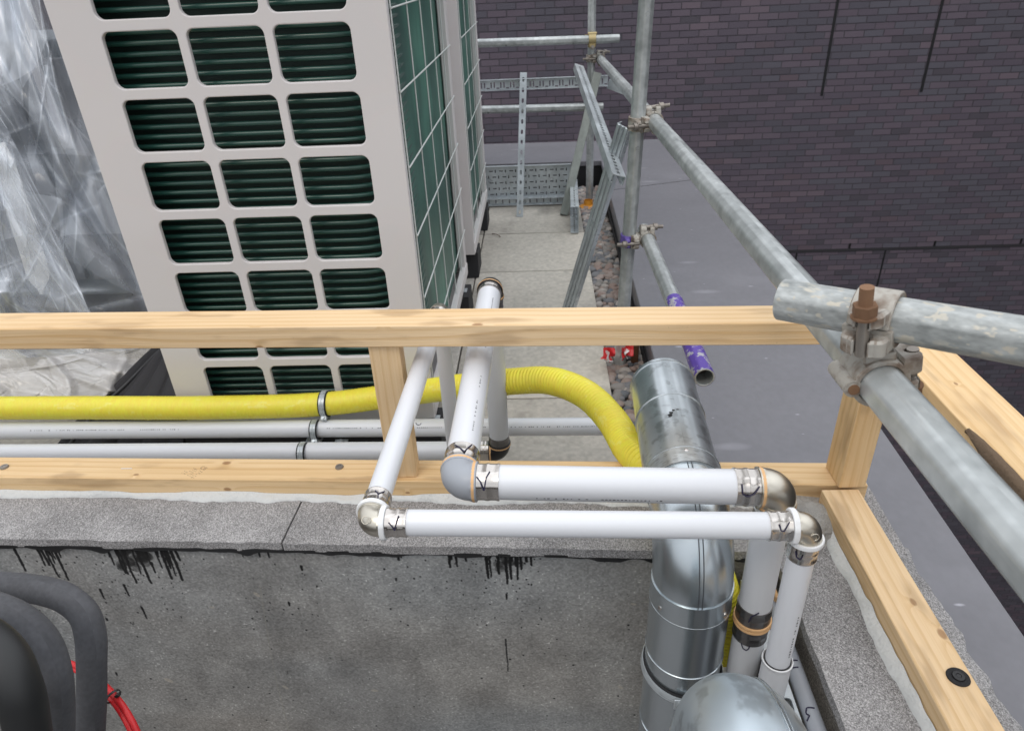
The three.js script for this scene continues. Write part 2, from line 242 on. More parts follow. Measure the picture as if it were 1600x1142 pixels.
// ---- far brick wall across the alley
{
  const Z = -9.1, C = 0.075, Lb = 0.225, x0 = -1.5, rows = 168, y0 = -10.45;
  const w = thing('brick_wall', 'tall dark purple brick wall across the alley behind the scaffold', 'wall');
  const mort = std({ color: lin(0.086, 0.078, 0.093), roughness: 0.95 });
  part('mortar_bed', box(26, 14.5, 0.4, 0, 7, -3.3, Z - 0.1945), mort, w);
  const tones = [[0.066, 0.052, 0.062], [0.058, 0.048, 0.058], [0.075, 0.060, 0.070], [0.050, 0.047, 0.055], [0.060, 0.058, 0.066], [0.088, 0.068, 0.076], [0.042, 0.037, 0.043], [0.068, 0.050, 0.056]];
  const bm = tones.map(t => std({ color: lin(...t.map((q, i) => (0.055 + (q - 0.055) * 0.8) * [1.86, 1.80, 2.02][i])), roughness: 0.7, bumpMap: grainBump, bumpScale: 0.002 }));
  const bg = [0, 1, 2].map(k => metreUV(box(0.214, 0.064, 0.03, 0)));
  const list = [];
  for (let r = 0; r < rows; r++) for (let c = 0; c < 50; c++) {
    const x = x0 + (c + (r % 2 ? 0.5 : 0)) * Lb, y = y0 + r * C; if (x > 9.4) continue;
    if ((Math.abs(x - 3.43) < 0.03 || Math.abs(x - 4.6) < 0.03) && false) continue;
    const p = V(x, y, Z).sub(EYE), dz = p.dot(CF); if (dz < 0.1) continue;
    const px = 800 + 1088 * p.dot(CX) / dz, py = 571 + 1088 * p.dot(CD) / dz; if (px < 690 || px > 1690 || py < -60 || py > 1080) continue;
    const big = (px > 750 && px < 1600 && py > 4 && py < 215 && !(px > 975 && px < 1030)) ? 1 : 0;
    const blue = smooth(2.2, 5, x), n = vnoise(x * 1.3, y * 1.3, 5) * 0.5 + rnd() * 0.7, lo = vnoise(x * 0.5 + 9, y * 0.35, 15);
    let k = n < 0.38 ? 3 : n < 0.6 ? 1 : n < 0.78 ? 0 : n < 0.98 ? 2 : 5; if (rnd() < 0.35 * blue) k = 4; if (rnd() < 0.05) k = 6; if (rnd() < 0.02) k = 7; if (lo < 0.28 && rnd() < 0.5) k = 3;
    list.push({ x, y, k, big, d: dz + (big ? 0 : 5), dzz: rr(-0.003, 0.002), w: rr(0.985, 1.0) });
  }
  list.sort((a, b) => a.d - b.d);
  list.slice(0, 300).forEach((b, i) => { const m = part('brick', bg[i % 3], bm[b.k], w); m.position.set(b.x, b.y, Z + b.dzz - 0.004); m.scale.x = b.w; m.rotation.z = (hash(i, 4, 4) - 0.5) * 0.012; });
  const rest = list.slice(300), im = finish(new THREE.InstancedMesh(bg[0], std({ color: 0xffffff, roughness: 0.72, bumpMap: grainBump, bumpScale: 0.002 }), rest.length)), mm = new THREE.Matrix4(), col = new THREE.Color();
  rest.forEach((b, i) => { mm.makeScale(b.w, 1, 1).setPosition(b.x, b.y, Z + b.dzz - 0.004); im.setMatrixAt(i, mm); im.setColorAt(i, col.setRGB(...tones[b.k].map((q, i) => (0.055 + (q - 0.055) * 0.8) * [1.86, 1.80, 2.02][i]))); });
  im.name = 'brick_rest'; im.userData = { kind: 'stuff' }; w.add(im);
  for (const x of [3.42, 4.6]) { part('movement_joint', box(0.03, 4.5, 0.02, 0, x, 2.08, Z + 0.008), M.membrane, w); part('movement_joint', box(0.022, 8, 0.012, 0, x + 0.03, -6.15, Z + 0.010), M.membrane, w); }
  part('string_course', box(14, 0.04, 0.016, 0, 4, -2.17, Z + 0.010), std({ color: lin(0.035, 0.033, 0.038), roughness: 0.9 }), w);
  for (let i = 0; i < 8; i++) part('weep_vent', box(0.02, 0.07, 0.02, 0.003, 1.9 + i * 1.12, -2.11, Z + 0.014), M.bitumen, w);
}

// ---- grey metal capping of the roof edge
{
  const t = thing('roof_capping', 'smooth grey sheet capping along the roof edge beside the pebbles', 'capping');
  const inX = z => 0.384 + (-2.15 - z) * 0.0127, outX = z => 0.955 + (-0.4 - z) * 0.0262;
  const panel = (pts, name, y = 0.15, th = 0.03, m = M.cap) => { const s = new THREE.Shape(pts.map(q => new THREE.Vector2(q[0], -q[1]))); return part(name, metreUV(plateShape(s, th, 0.003).rotateX(-Math.PI / 2).translate(0, y - th, 0)), m, t); };
  const seamR = (x) => -4.32 - (x - 0.608) * 0.32;
  panel([[inX(0.6), 0.6], [outX(0.6), 0.6], [outX(-4.43), seamR(outX(-4.43))], [inX(-4.25), seamR(inX(-4.25))]], 'capping_sheet');
  panel([[inX(-4.25), seamR(inX(-4.25)) - 0.006], [outX(-4.43), seamR(outX(-4.43)) - 0.006], [outX(-5.66), -5.6], [-5, -5.78], [-5, -5.03], [inX(-5), -5.0]], 'capping_sheet');
  part('seam_gap', along(box(0.012, 0.66, 0.004, 0, 0, 0.33, 0), V(0.43, 0.1505, seamR(0.43) - 0.004), V(1.08, 0.1505, seamR(1.08) - 0.004), Y), M.membrane, t);
  part('upstand', metreUV(plateShape(new THREE.Shape([[inX(0.6) + 0.012, -0.6], [outX(0.6) - 0.012, -0.6], [outX(-5.6) - 0.012, 5.58], [inX(-5.05) + 0.012, 5.58], [inX(-5) + 0.012, 4.99]].map(q => new THREE.Vector2(...q))), 0.17, 0.002).rotateX(-Math.PI / 2).translate(0, -0.054, 0)), M.cap, t);
  part('upstand', metreUV(plateShape(new THREE.Shape([[-5, 5.03], [inX(-5) + 0.013, 5.013], [inX(-5.5) + 0.013, 5.57], [-5, 5.7]].map(q => new THREE.Vector2(...q))), 0.166, 0.002).rotateX(-Math.PI / 2).translate(0, -0.05, 0)), M.membrane, t, 'black rear upstand');
  part('shade_strip', along(box(0.004, 3.6, 0.07, 0.001, 0, 1.8, 0), V(inX(-1.35) + 0.003, 0.0, -1.35), V(inX(-4.98) + 0.003, 0.0, -4.98)), M.membrane, t);  // black strip painted in for the occlusion shade at the upstand foot
}

// ---- paving slabs
{
  const d = new THREE.Group(); d.name = 'deck_paving'; d.userData = { kind: 'structure', label: 'worn concrete paving slabs of the roof walkway beside the condensers', category: 'paving' }; scene.add(d);
  const zs = [-1.557, -2.157, -2.767, -3.377, -3.958, -4.56];
  const xs = [0.245, -0.352, -0.952, -1.552, -2.152, -2.752];
  for (let c = 0; c < 5; c++) for (let r = -1; r < 5; r++) {
    const za = r < 0 ? -1.30 : zs[r], zb = zs[r + 1], xa = xs[c], xb = xs[c + 1];
    const g = box(xa - xb - 0.007, 0.05, za - zb - 0.007, 0.003); const m = part('paving_slab', g, rnd() < 0.5 ? M.paver : M.pavB, d);
    m.position.set((xa + xb) / 2, -0.0255 + rr(-0.0015, 0.0015), (za + zb) / 2); m.rotation.set(rr(-0.0015, 0.0015), rr(-0.002, 0.002), rr(-0.0015, 0.0015));
  }
}

// ---- pebbles in the margin
{
  const bed = new THREE.Group(); bed.name = 'pebble_margin'; bed.userData = { kind: 'structure', label: 'strip of rounded pink and grey pebbles between slabs and capping', category: 'pebbles' }; scene.add(bed);
  const gs = []; for (let k = 0; k < 7; k++) { const g = mergeVertices(new THREE.IcosahedronGeometry(1, 2).deleteAttribute('normal').deleteAttribute('uv')), p = g.attributes.position; for (let i = 0; i < p.count; i++) { const x = p.getX(i), y = p.getY(i), z = p.getZ(i), s = 0.8 + 0.42 * vnoise(x * 1.1 + 5 + k * 3, y * 1.1 + z * 0.9 + 7, k); p.setXYZ(i, x * s, y * s * 0.72, z * s); } g.computeVertexNormals(); gs.push(g); }
  const cs = [[0.33, 0.26, 0.225], [0.27, 0.25, 0.235], [0.38, 0.31, 0.28], [0.20, 0.20, 0.21], [0.30, 0.22, 0.19], [0.42, 0.38, 0.35], [0.15, 0.16, 0.175], [0.25, 0.235, 0.22]];
  const ms = cs.map(c => std({ color: lin(...c.map(x => x * 0.9)), roughness: 0.72 }));
  const P = [], N = 20;
  for (let pass = 0; pass < 2; pass++) for (let z = -1.32; z > -4.95; z -= 0.027) for (let i = 0; i < 6; i++) {
    const x = 0.25 + (i + 0.5) / 6 * 0.15 + rr(-0.012, 0.012), s = rr(0.0125, 0.0235);
    P.push({ x, y: -0.045 + pass * 0.024 + rr(-0.005, 0.008), z: z + rr(-0.012, 0.012), s, k: Math.floor(rr(0, 7.99)), g: Math.floor(rr(0, 6.99)), r: rr(0, 6.28), pass, sx: rr(0.9, 1.45), t: rr(-0.35, 0.35) });
  }
  P.sort((a, b) => (b.pass - a.pass) || (b.z - a.z));
  const top = P.filter(p => p.pass && p.z < -1.55).slice(0, 300), set = new Set(top), e = new THREE.Euler(), q = new THREE.Quaternion(), mm = new THREE.Matrix4(), col = new THREE.Color();
  for (const p of top) { const m = part('pebble', gs[p.g], ms[p.k], bed); m.position.set(p.x, p.y, p.z); m.rotation.set(p.t, p.r, p.t * 0.6); m.scale.set(p.s * p.sx, p.s, p.s); }
  const rest = P.filter(p => !set.has(p)), im = finish(new THREE.InstancedMesh(gs[0], std({ color: 0xffffff, roughness: 0.72 }), rest.length));
  rest.forEach((p, i) => { im.setMatrixAt(i, mm.compose(V(p.x, p.y, p.z), q.setFromEuler(e.set(p.t, p.r, p.t)), V(p.s * p.sx, p.s, p.s))); im.setColorAt(i, col.setRGB(...cs[p.k].map(x => x * 0.9))); });
  im.name = 'pebble_rest'; im.userData = { kind: 'stuff' }; bed.add(im);
}

// ---- concrete walls of the hatch, felt on top, bitumen runs on the face
const HW = new THREE.Matrix4().makeRotationY(WALL_ROT).setPosition(0, 0, -1.0475);       // local frame of the front hatch wall: x along, z=0 the face towards the camera
const HWi = HW.clone().invert();
{
  const t = thing('concrete_wall', 'concrete hatch wall with black bitumen runs below the long timber plate', 'wall');
  const X0 = -2.7, X1 = 0.47, Y0 = -1.25, Y1 = 0.335, W = 2048, H = 1024;
  const cv = document.createElement('canvas'); cv.width = W; cv.height = H; const c = cv.getContext('2d'), id = c.createImageData(W, H);
  for (let j = 0; j < H; j++) for (let i = 0; i < W; i++) {
    const u = i / W, v = j / H, a = fbm(u, v, 8, 4, 5, 300), b = fbm(u, v, 40, 20, 4, 306), f = vnoise(u * 900, v * 450, 309), streak = fbm(u, v, 60, 3, 3, 311);
    let x = 0.545 + (a - 0.5) * 0.12 + (b - 0.5) * 0.16 + (f - 0.5) * 0.13 + (streak - 0.5) * 0.06; if (f > 0.94) x += 0.2 * smooth(0.3, 0.6, b); if (f < 0.025) x -= 0.13;
    const k = (j * W + i) * 4, warm = (fbm(u, v, 5, 5, 3, 315) - 0.5) * 0.035; id.data[k] = clamp(x * 1.0 + warm) * 255; id.data[k + 1] = clamp(x) * 255; id.data[k + 2] = clamp(x * 0.99 - warm) * 255; id.data[k + 3] = 255;
  }
  c.putImageData(id, 0, 0);
  const toUV = (px, py) => { // where a surveyed mark lies on the wall face
    let p = onZ(px, py, -1.05); for (let k = 0; k < 4; k++) p = onZ(px, py, -1.0475 + p.x * 0.0325); const q = p.clone().applyMatrix4(HWi); return [(q.x - X0) / (X1 - X0) * W, (Y1 - q.y) / (Y1 - Y0) * H];
  };
  c.strokeStyle = '#0b0b0c'; c.fillStyle = '#0b0b0c'; c.lineCap = 'round';
  const run = (px, py, len, wd) => { const [x, y] = toUV(px, py), L = len * 1.05; let cx = x; for (let k = 0; k < L; k += 1.5) { cx += rr(-0.35, 0.35); c.beginPath(); c.arc(cx, y + k, wd * (0.75 + 0.35 * rnd()) * (1 - 0.35 * k / L), 0, 7); c.fill(); } };
  const clusters = [[6, 92, 13, 26, 80, 846], [166, 268, 22, 15, 80, 848], [398, 472, 9, 10, 32, 848], [618, 642, 4, 10, 34, 850], [696, 734, 4, 14, 46, 850], [752, 830, 17, 12, 66, 852], [1146, 1168, 6, 10, 30, 852]];
  for (const [a, b, n, l0, l1, y] of clusters) { for (let i = 0; i < n; i++) run(rr(a, b), y - 2, rr(l0, l1), rr(1.6, 3.0)); for (let i = 0; i < n * 3; i++) run(rr(a - 20, b + 30), y + rr(5, 130), rr(0, 3), rr(0.6, 1.3)); }
  c.globalAlpha = 0.35; for (let i = 0; i < 40; i++) { const [x, y] = toUV(rr(185, 230), rr(852, 890)); c.beginPath(); c.arc(x, y, rr(4, 11), 0, 7); c.fill(); } for (let i = 0; i < 26; i++) { const [x, y] = toUV(rr(775, 812), rr(856, 890)); c.beginPath(); c.arc(x, y, rr(3, 8), 0, 7); c.fill(); } c.globalAlpha = 1;
  for (const [px, py, l, wd] of [[155, 922, 18, 2], [192, 915, 22, 2], [220, 950, 24, 1.8], [235, 880, 20, 2], [167, 862, 26, 2], [790, 880, 40, 2.2], [791, 930, 10, 1.6], [470, 886, 8, 2], [450, 942, 8, 1.8], [790, 1000, 70, 1.2], [165, 968, 4, 2.2], [180, 1052, 6, 2], [618, 905, 5, 1.4], [712, 872, 16, 1.8]]) run(px, py, l, wd);
  for (let i = 0; i < 90; i++) { const [x, y] = toUV(rr(0, 1000), rr(870, 1140)); c.beginPath(); c.arc(x, y, rr(0.5, 1.7), 0, 7); c.fill(); }
  c.strokeStyle = 'rgba(150,145,132,0.35)'; c.lineWidth = 1.6; c.beginPath(); for (const [i, q] of [[405, 915], [412, 960], [420, 1010], [430, 1060], [450, 1142]].entries()) { const [x, y] = toUV(...q); i ? c.lineTo(x, y) : c.moveTo(x, y); } c.stroke();
  c.fillStyle = 'rgba(178,170,156,0.6)'; for (const [px, py, r] of [[262, 1064, 8], [585, 1080, 6], [400, 930, 6], [445, 1075, 6], [970, 1075, 5], [330, 950, 4], [990, 945, 4]]) { const [x, y] = toUV(px, py); c.beginPath(); c.ellipse(x, y, r, r * 0.5, rr(0, 1), 0, 7); c.fill(); }
  const ft = new THREE.CanvasTexture(cv); ft.colorSpace = THREE.SRGBColorSpace; ft.anisotropy = 8;
  const face = new THREE.BoxGeometry(X1 - X0, Y1 - Y0, 0.235).translate((X0 + X1) / 2, (Y0 + Y1) / 2, -0.1195), uv = face.attributes.uv, p = face.attributes.position;
  for (let i = 0; i < p.count; i++) uv.setXY(i, (p.getX(i) - X0) / (X1 - X0), (p.getY(i) - Y0) / (Y1 - Y0));
  part('wall_body', face.applyMatrix4(HW), std({ map: ft, roughness: 0.88, bumpMap: (() => { const b = grainBump.clone(); b.repeat.set(9, 5); return b; })(), bumpScale: 0.0012 }), t);
  // felt sheets over the top, two with an open joint, edges uneven
  const feltSheet = (xa, xb, za, zb, sd) => { const g = new THREE.BoxGeometry(xb - xa, 0.022, za - zb, Math.ceil((xb - xa) / 0.012), 1, 10).translate((xa + xb) / 2, 0.349, (za + zb) / 2), p = g.attributes.position; for (let i = 0; i < p.count; i++) { const x = p.getX(i), z = p.getZ(i), e = smooth(0.05, 0, za - z); p.setXYZ(i, x, p.getY(i) + (vnoise(x * 30, z * 30, sd) - 0.5) * 0.003 - e * 0.002, z + e * (vnoise(x * 40, 1, sd + 2) - 0.5) * 0.004); } g.computeVertexNormals(); return metreUV(g).applyMatrix4(HW); };
  const jx = V(-0.56, 0, 0).x;
  part('felt_sheet', feltSheet(X0, jx - 0.002, 0.008, -0.245, 3), M.felt, t); part('felt_sheet', feltSheet(jx + 0.002, 0.70, 0.010, -0.245, 7), M.felt, t);
  const be = new THREE.BoxGeometry(X1 - X0 - 0.02, 0.006, 0.02, 400, 1, 2).translate((X0 + X1) / 2, 0.3365, 0.0), bp = be.attributes.position; for (let i = 0; i < bp.count; i++) bp.setXYZ(i, bp.getX(i), bp.getY(i) - (bp.getY(i) < 0.337 ? 0.014 * Math.pow(vnoise(bp.getX(i) * 28, 2, 9), 2.4) : 0), bp.getZ(i) + (vnoise(bp.getX(i) * 50, 5, 3) - 0.5) * 0.003); be.computeVertexNormals();
  part('bitumen_edge', be.applyMatrix4(HW), M.bitumen, t);
  // sealant along the foot of the plate
  const bead = (xa, xb, z0, wid, sd, hgt = 0.012) => { const n = Math.ceil((xb - xa) / 0.008), pos = [], idx = []; for (let i = 0; i <= n; i++) { const x = xa + (xb - xa) * i / n, w = wid * (0.35 + 1.0 * vnoise(x * 14, 1, sd) + 0.35 * vnoise(x * 60, 2, sd)); const hh = hgt * (0.6 + 0.8 * vnoise(x * 22, 7, sd)); for (const [f, y] of [[0, hh], [0.45, hh * 0.62], [0.85, 0.0045], [1, -0.002]]) pos.push(x, 0.36 + y, z0 + f * w); } for (let i = 0; i < n; i++) for (let k = 0; k < 3; k++) { const a = i * 4 + k; idx.push(a, a + 1, a + 4, a + 1, a + 5, a + 4); } const g = new THREE.BufferGeometry(); g.setAttribute('position', new THREE.Float32BufferAttribute(pos, 3)); g.setIndex(idx); g.computeVertexNormals(); return metreUV(g); };
  part('sealant_bead', bead(-2.2, 0.55, -0.1335, 0.014, 5).applyMatrix4(HW), M.sealant, t);
}
{
  const t = thing('concrete_wall', 'short concrete hatch wall under the right hand timber, beside the capping', 'wall');
  part('wall_body', box(0.245, 1.6, 2.9, 0.004, 0.5775, -0.46, 0.41), std({ map: roughCon, color: lin(0.72, 0.68, 0.60), roughness: 0.9, bumpMap: grainBump, bumpScale: 0.001 }), t);
  const g = new THREE.BoxGeometry(0.262, 0.022, 2.72, 12, 1, 160).translate(0.577, 0.349, 0.32), p = g.attributes.position; for (let i = 0; i < p.count; i++) { const x = p.getX(i), z = p.getZ(i), e = smooth(0.47, 0.446, x), e2 = smooth(0.69, 0.71, x); p.setXYZ(i, x + e * (vnoise(1, z * 30, 4) - 0.5) * 0.004 + e2 * ((vnoise(3, z * 24, 6) - 0.5) * 0.012 + (vnoise(3, z * 90, 6) - 0.5) * 0.008), p.getY(i) + (vnoise(x * 30, z * 30, 13) - 0.5) * 0.005 - e2 * 0.01, z); } g.computeVertexNormals();
  part('felt_sheet', metreUV(g), M.felt, t);
  const n = 170, pos = [], idx = []; for (let i = 0; i <= n; i++) { const z = -1.12 + i * 0.009, w = 0.0145 * (0.6 + 0.8 * vnoise(z * 13, 1, 33) + 0.25 * vnoise(z * 60, 2, 34)); for (const [f, y] of [[0, 0.016], [0.4, 0.011], [0.85, 0.005], [1, -0.002]]) pos.push(0.5695 - f * w, 0.36 + y * (0.8 + 0.5 * vnoise(z * 40, f * 3, 36)), z); } for (let i = 0; i < n; i++) for (let k = 0; k < 3; k++) { const a = i * 4 + k; idx.push(a, a + 4, a + 1, a + 1, a + 4, a + 5); }
  const bg = new THREE.BufferGeometry(); bg.setAttribute('position', new THREE.Float32BufferAttribute(pos, 3)); bg.setIndex(idx); bg.computeVertexNormals(); part('sealant_bead', metreUV(bg), M.sealant, t);
  const blob = new THREE.IcosahedronGeometry(1, 4), q = blob.attributes.position; for (let i = 0; i < q.count; i++) { const x = q.getX(i), y = q.getY(i), z = q.getZ(i), s = 0.7 + 0.75 * vnoise(x * 2.2 + 4, z * 2.2 + y * 2 + 9, 3) + 0.25 * vnoise(x * 7 + 9, z * 7 + y * 5 + 9, 8); q.setXYZ(i, x * s * 0.066, y * s * 0.022, z * s * 0.06); } blob.computeVertexNormals();
  part('mortar_lump', blob.translate(0.512, 0.366, -1.10), M.mortar, t);
}

// ================================================================== TIMBER GUARD FRAME
{
  const t = thing('timber_frame', 'pale softwood guard frame of rails, posts and plates round the hatch', 'frame');
  const front = (name, xa, xb, yb, h, w, z, m) => part(name, box(xb - xa, h, w, 0.003).translate((xa + xb) / 2, yb + h / 2, z - w / 2).applyMatrix4(HW), m, t);
  const FZ = -0.134;
  front('top_rail', -2.6, 0.60, 0.746, 0.047, 0.077, FZ - 0.0, M.wood);
  const pl = front('bottom_plate', -2.6, 0.668, 0.3625, 0.0475, 0.077, FZ, M.woodB);
  const side = (name, x, w, za, zb, yb, h, m) => part(name, box(za - zb, h, w, 0.003).rotateY(Math.PI / 2).translate(x + w / 2, yb + h / 2, (za + zb) / 2), m, t);
  side('bottom_plate', 0.571, 0.077, 0.6, -1.149, 0.3625, 0.0475, M.wood);
  side('top_rail', 0.594, 0.095, 0.6, -1.155, 0.746, 0.047, M.woodB);
  { // bark left on the upper edge of the side rail
    const n = 40, pos = [], idx = []; for (let i = 0; i <= n; i++) { const z = -0.825 + i * 0.009, s = Math.pow(Math.sin(Math.min(1, i / 26) * Math.PI / 2), 0.6) * (0.8 + 0.35 * vnoise(i * 0.4, 1, 3)); for (const [a, b] of [[0.5937, 0.7925 - 0.034 * s], [0.5914, 0.7925 - 0.022 * s], [0.5917, 0.7885], [0.5924, 0.7946], [0.595 + 0.008 * s, 0.795], [0.5965 + 0.011 * s, 0.7936]]) pos.push(a - vnoise(i * 0.7, b * 300, 2) * 0.0012 + (b > 0.793 ? 0.003 * vnoise(i * 0.6, 8, 5) : 0), b, z); } for (let i = 0; i < n; i++) for (let k = 0; k < 5; k++) { const a = i * 6 + k; idx.push(a, a + 1, a + 6, a + 1, a + 7, a + 6); }
    const g = new THREE.BufferGeometry(); g.setAttribute('position', new THREE.Float32BufferAttribute(pos, 3)); g.setIndex(idx); g.computeVertexNormals(); part('bark_edge', metreUV(g), std({ color: lin(0.14, 0.095, 0.06), roughness: 0.95, bumpMap: roughBump, bumpScale: 0.002, side: THREE.DoubleSide }), t);
  }
  const post = (cx, cz, w, d, m, ry = 0) => part('post', box(0.336, w, d, 0.0025).rotateZ(Math.PI / 2).rotateY(ry).translate(cx, 0.4105 + 0.168, cz), m, t);
  post(-0.322, -1.228, 0.062, 0.05, M.wood, 0.06); post(0.634, -1.188, 0.055, 0.072, M.woodB, 0.02);
  const screw = (p, dark) => { const s = part('screw', [ring([[0, 0.0035], [0.0035, 0.0035], [0.004, 0.001], [0.0042, 0.004], [0.0085, 0.0035], [0.0095, 0.0015], [0.0095, -0.004]], V(0, 0, 0), V(0, 1, 0), 24)], dark ? M.bitumen : M.boltSteel, t); s.position.copy(p); if (dark) { part('washer', ring([[0.0095, 0.0015], [0.016, 0.002], [0.017, 0]], V(0, 0, 0), V(0, 1, 0), 30), M.rubber, s); } };
  screw(onY(530, 730, 0.4105)); screw(onY(6, 730, 0.4105)); screw(onY(1498, 1058, 0.4105), true);
  const st = onY(197, 732, 0.411); part('staple', along(rod(V(0, 0, 0), V(0, 0.026, 0), 0.0009, 8), st.clone().add(V(-0.013, 0, 0)), st.clone().add(V(0.013, 0, 0.0))), M.whiteRing, t);
  // grading stamp
  const cv = document.createElement('canvas'); cv.width = 256; cv.height = 256; const c = cv.getContext('2d'); c.fillStyle = '#000'; c.fillRect(0, 0, 256, 256); c.fillStyle = '#fff'; c.font = 'bold 70px sans-serif'; c.fillText('CE', 120, 70); for (let r = 0; r < 5; r++) { for (let k = 0; k < 9; k++) if (rnd() < 0.7) c.fillRect(20 + k * 22 + rr(-3, 3), 96 + r * 30, rr(5, 15), rr(8, 18)); }
  for (let i = 0; i < 900; i++) { c.fillStyle = '#000'; c.fillRect(rr(0, 256), rr(0, 256), rr(2, 7), rr(2, 5)); }
  const am = new THREE.CanvasTexture(cv), sg = new THREE.PlaneGeometry(0.055, 0.05).rotateX(-Math.PI / 2).rotateY(-0.5), sp = onY(305, 736, 0.4108);
  part('grading_stamp', sg.translate(sp.x, 0.4108, sp.z), std({ color: lin(0.28, 0.19, 0.13), alphaMap: am, transparent: true, opacity: 0.55, roughness: 0.8 }), t);
}

// ================================================================== CONDENSERS
function condenser(x0, x1, z0, z1, yb, yt, label, full) {
  const t = thing('condenser', label, 'condenser unit', 'condensers in a row along the walkway');
  // front grille panel
  const s = new THREE.Shape(); rrect(s, x0, yb + 0.001, x1 - x0, yt - yb - 0.001, 0.004);
  const colX = full ? [[-1.072, -0.884], [-0.860, -0.668], [-0.645, -0.455]] : [];
  const rowY = []; for (let k = -2; k < 8; k++) rowY.push(0.204 + 0.158 * k + 0.316);
  for (const [a, b] of colX) for (const y of rowY) if (y > 0.15 && y + 0.14 < yt) s.holes.push(rrect(new THREE.Path(), a, y, b - a, 0.131, 0.02));
  part('front_panel', metreUV(new THREE.ExtrudeGeometry(s, { depth: 0.009, bevelEnabled: true, bevelThickness: 0.003, bevelSize: 0.003, bevelOffset: -0.003, bevelSegments: 3, curveSegments: 10 }).translate(0, 0, z0 - 0.012)), M.cream, t);
  part('top_panel', box(x1 - x0, 0.03, z0 - z1, 0.004, (x0 + x1) / 2, yt + 0.016, (z0 + z1) / 2), M.cream, t);
  part('side_panel', box(0.006, yt - yb - 0.01, z0 - z1 - 0.03, 0, x0 + 0.004, (yb + yt) / 2, (z0 + z1) / 2 - 0.002), M.cream, t);
  part('rear_panel', box(x1 - x0 - 0.01, yt - yb - 0.01, 0.006, 0, (x0 + x1) / 2, (yb + yt) / 2, z1 + 0.004), M.cream, t);
  const post = (z, w) => part('corner_post', box(0.03, yt - yb - 0.012, w, 0.004, x1 - 0.0165, (yb + yt) / 2 + 0.004, z), M.cream, t);
  post(z0 - 0.0235, 0.022); post(z1 + 0.058, 0.02); post(z1 + 0.024, 0.04);
  part('base_rail', [box(0.026, 0.052, z0 - z1 - 0.02, 0.003, x1 - 0.010, yb + 0.031, (z0 + z1) / 2), box(x1 - x0, 0.004, z0 - z1 - 0.03, 0, (x0 + x1) / 2, yb + 0.003, (z0 + z1) / 2)], M.cream, t);
  // finned coil wrapping front and side
  const c = new THREE.Group(); c.name = 'coil'; t.add(c);
  const xs = x1 - 0.036, zf = z0 - 0.062, r = 0.15, sh = new THREE.Shape();
  sh.moveTo(x0 + 0.03, -zf); sh.lineTo(xs - r, -zf); sh.absarc(xs - r, -(zf - r), r, -Math.PI / 2, 0, false); sh.lineTo(xs, -(z1 + 0.06)); sh.lineTo(xs - 0.05, -(z1 + 0.06)); sh.lineTo(xs - 0.05, -(zf - 0.1)); sh.lineTo(x0 + 0.03, -(zf - 0.05));
  if (full) { sh.curves.length = 0; sh.moveTo(xs - 0.03, -(zf - r - 0.02)); sh.lineTo(xs, -(zf - r - 0.02)); sh.lineTo(xs, -(z1 + 0.06)); sh.lineTo(xs - 0.03, -(z1 + 0.06)); sh.lineTo(xs - 0.03, -(zf - r - 0.02)); part('inner_casing', box(x1 - x0 - 0.1, yt - yb - 0.1, 0.02, 0, (x0 + x1) / 2 - 0.035, (yb + yt) / 2, zf - 0.075), M.finShade, c); }  // the dark sheet behind the tubes paints the shaded depth of the coil
  part('fin_block', metreUV(new THREE.ExtrudeGeometry(sh, { depth: yt - yb - 0.07, bevelEnabled: false, curveSegments: 14 }).rotateX(-Math.PI / 2).translate(0, yb + 0.06, 0)), M.fin, c);
  if (full) {
    const n = Math.floor((yt - yb - 0.1) / 0.0255);
    const path = new THREE.CurvePath(); path.add(new THREE.LineCurve3(V(x0 + 0.04, 0, zf), V(xs - r, 0, zf)));
    class Q extends THREE.Curve { getPoint(k) { const w = k * Math.PI / 2; return V(xs - r + r * Math.sin(w), 0, zf - r + r * Math.cos(w)); } } path.add(new Q()); path.add(new THREE.LineCurve3(V(xs, 0, zf - r), V(xs - 0.012, 0, zf - r - 0.25)));
    const tg = new THREE.TubeGeometry(path, 46, 0.0065, 8);
    for (let i = 0; i < n; i++) { const m = part('coil_tube', tg, M.coil, c); m.position.set(0, yb + 0.078 + i * 0.0255, 0); }
  }
  // wire guard on the walkway side
  const gd = new THREE.Group(); gd.name = 'wire_guard'; t.add(gd);
  for (let z = z0 - 0.038, i = 0; z > z1 + 0.07; z -= 0.238, i++) part('wire', rod(V(x1 + 0.001, yb + 0.1, z), V(x1 + 0.001, yt - 0.02, z), 0.0022, 8), M.creamWire, gd);
  for (let y = 0.352; y < yt; y += 0.191) part('wire', rod(V(x1 + 0.0055, y, z0 - 0.028), V(x1 + 0.0055, y, z1 + 0.035), 0.0024, 8), M.creamWire, gd);
  for (const y of [yb + 0.05, yb + 0.6, yb + 1.15]) part('screw_head', along(rod(V(0, 0, 0), V(0, 0.004, 0), 0.005, 12), V(x1 - 0.002, y, z1 + 0.024), V(x1, y, z1 + 0.024)), M.zinc, t);
  // internals that keep the light out
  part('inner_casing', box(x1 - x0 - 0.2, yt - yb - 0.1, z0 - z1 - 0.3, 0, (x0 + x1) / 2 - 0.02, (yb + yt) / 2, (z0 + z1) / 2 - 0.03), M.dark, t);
  return t;
}
condenser(-1.187, -0.36, -1.845, -3.06, 0.128, 1.74, 'large cream condenser with a grille of rounded windows, nearest the camera', true);
condenser(-1.15, -0.343, -3.29, -4.28, 0.128, 1.74, 'second cream condenser with wire guard, farther back along the walkway', false);
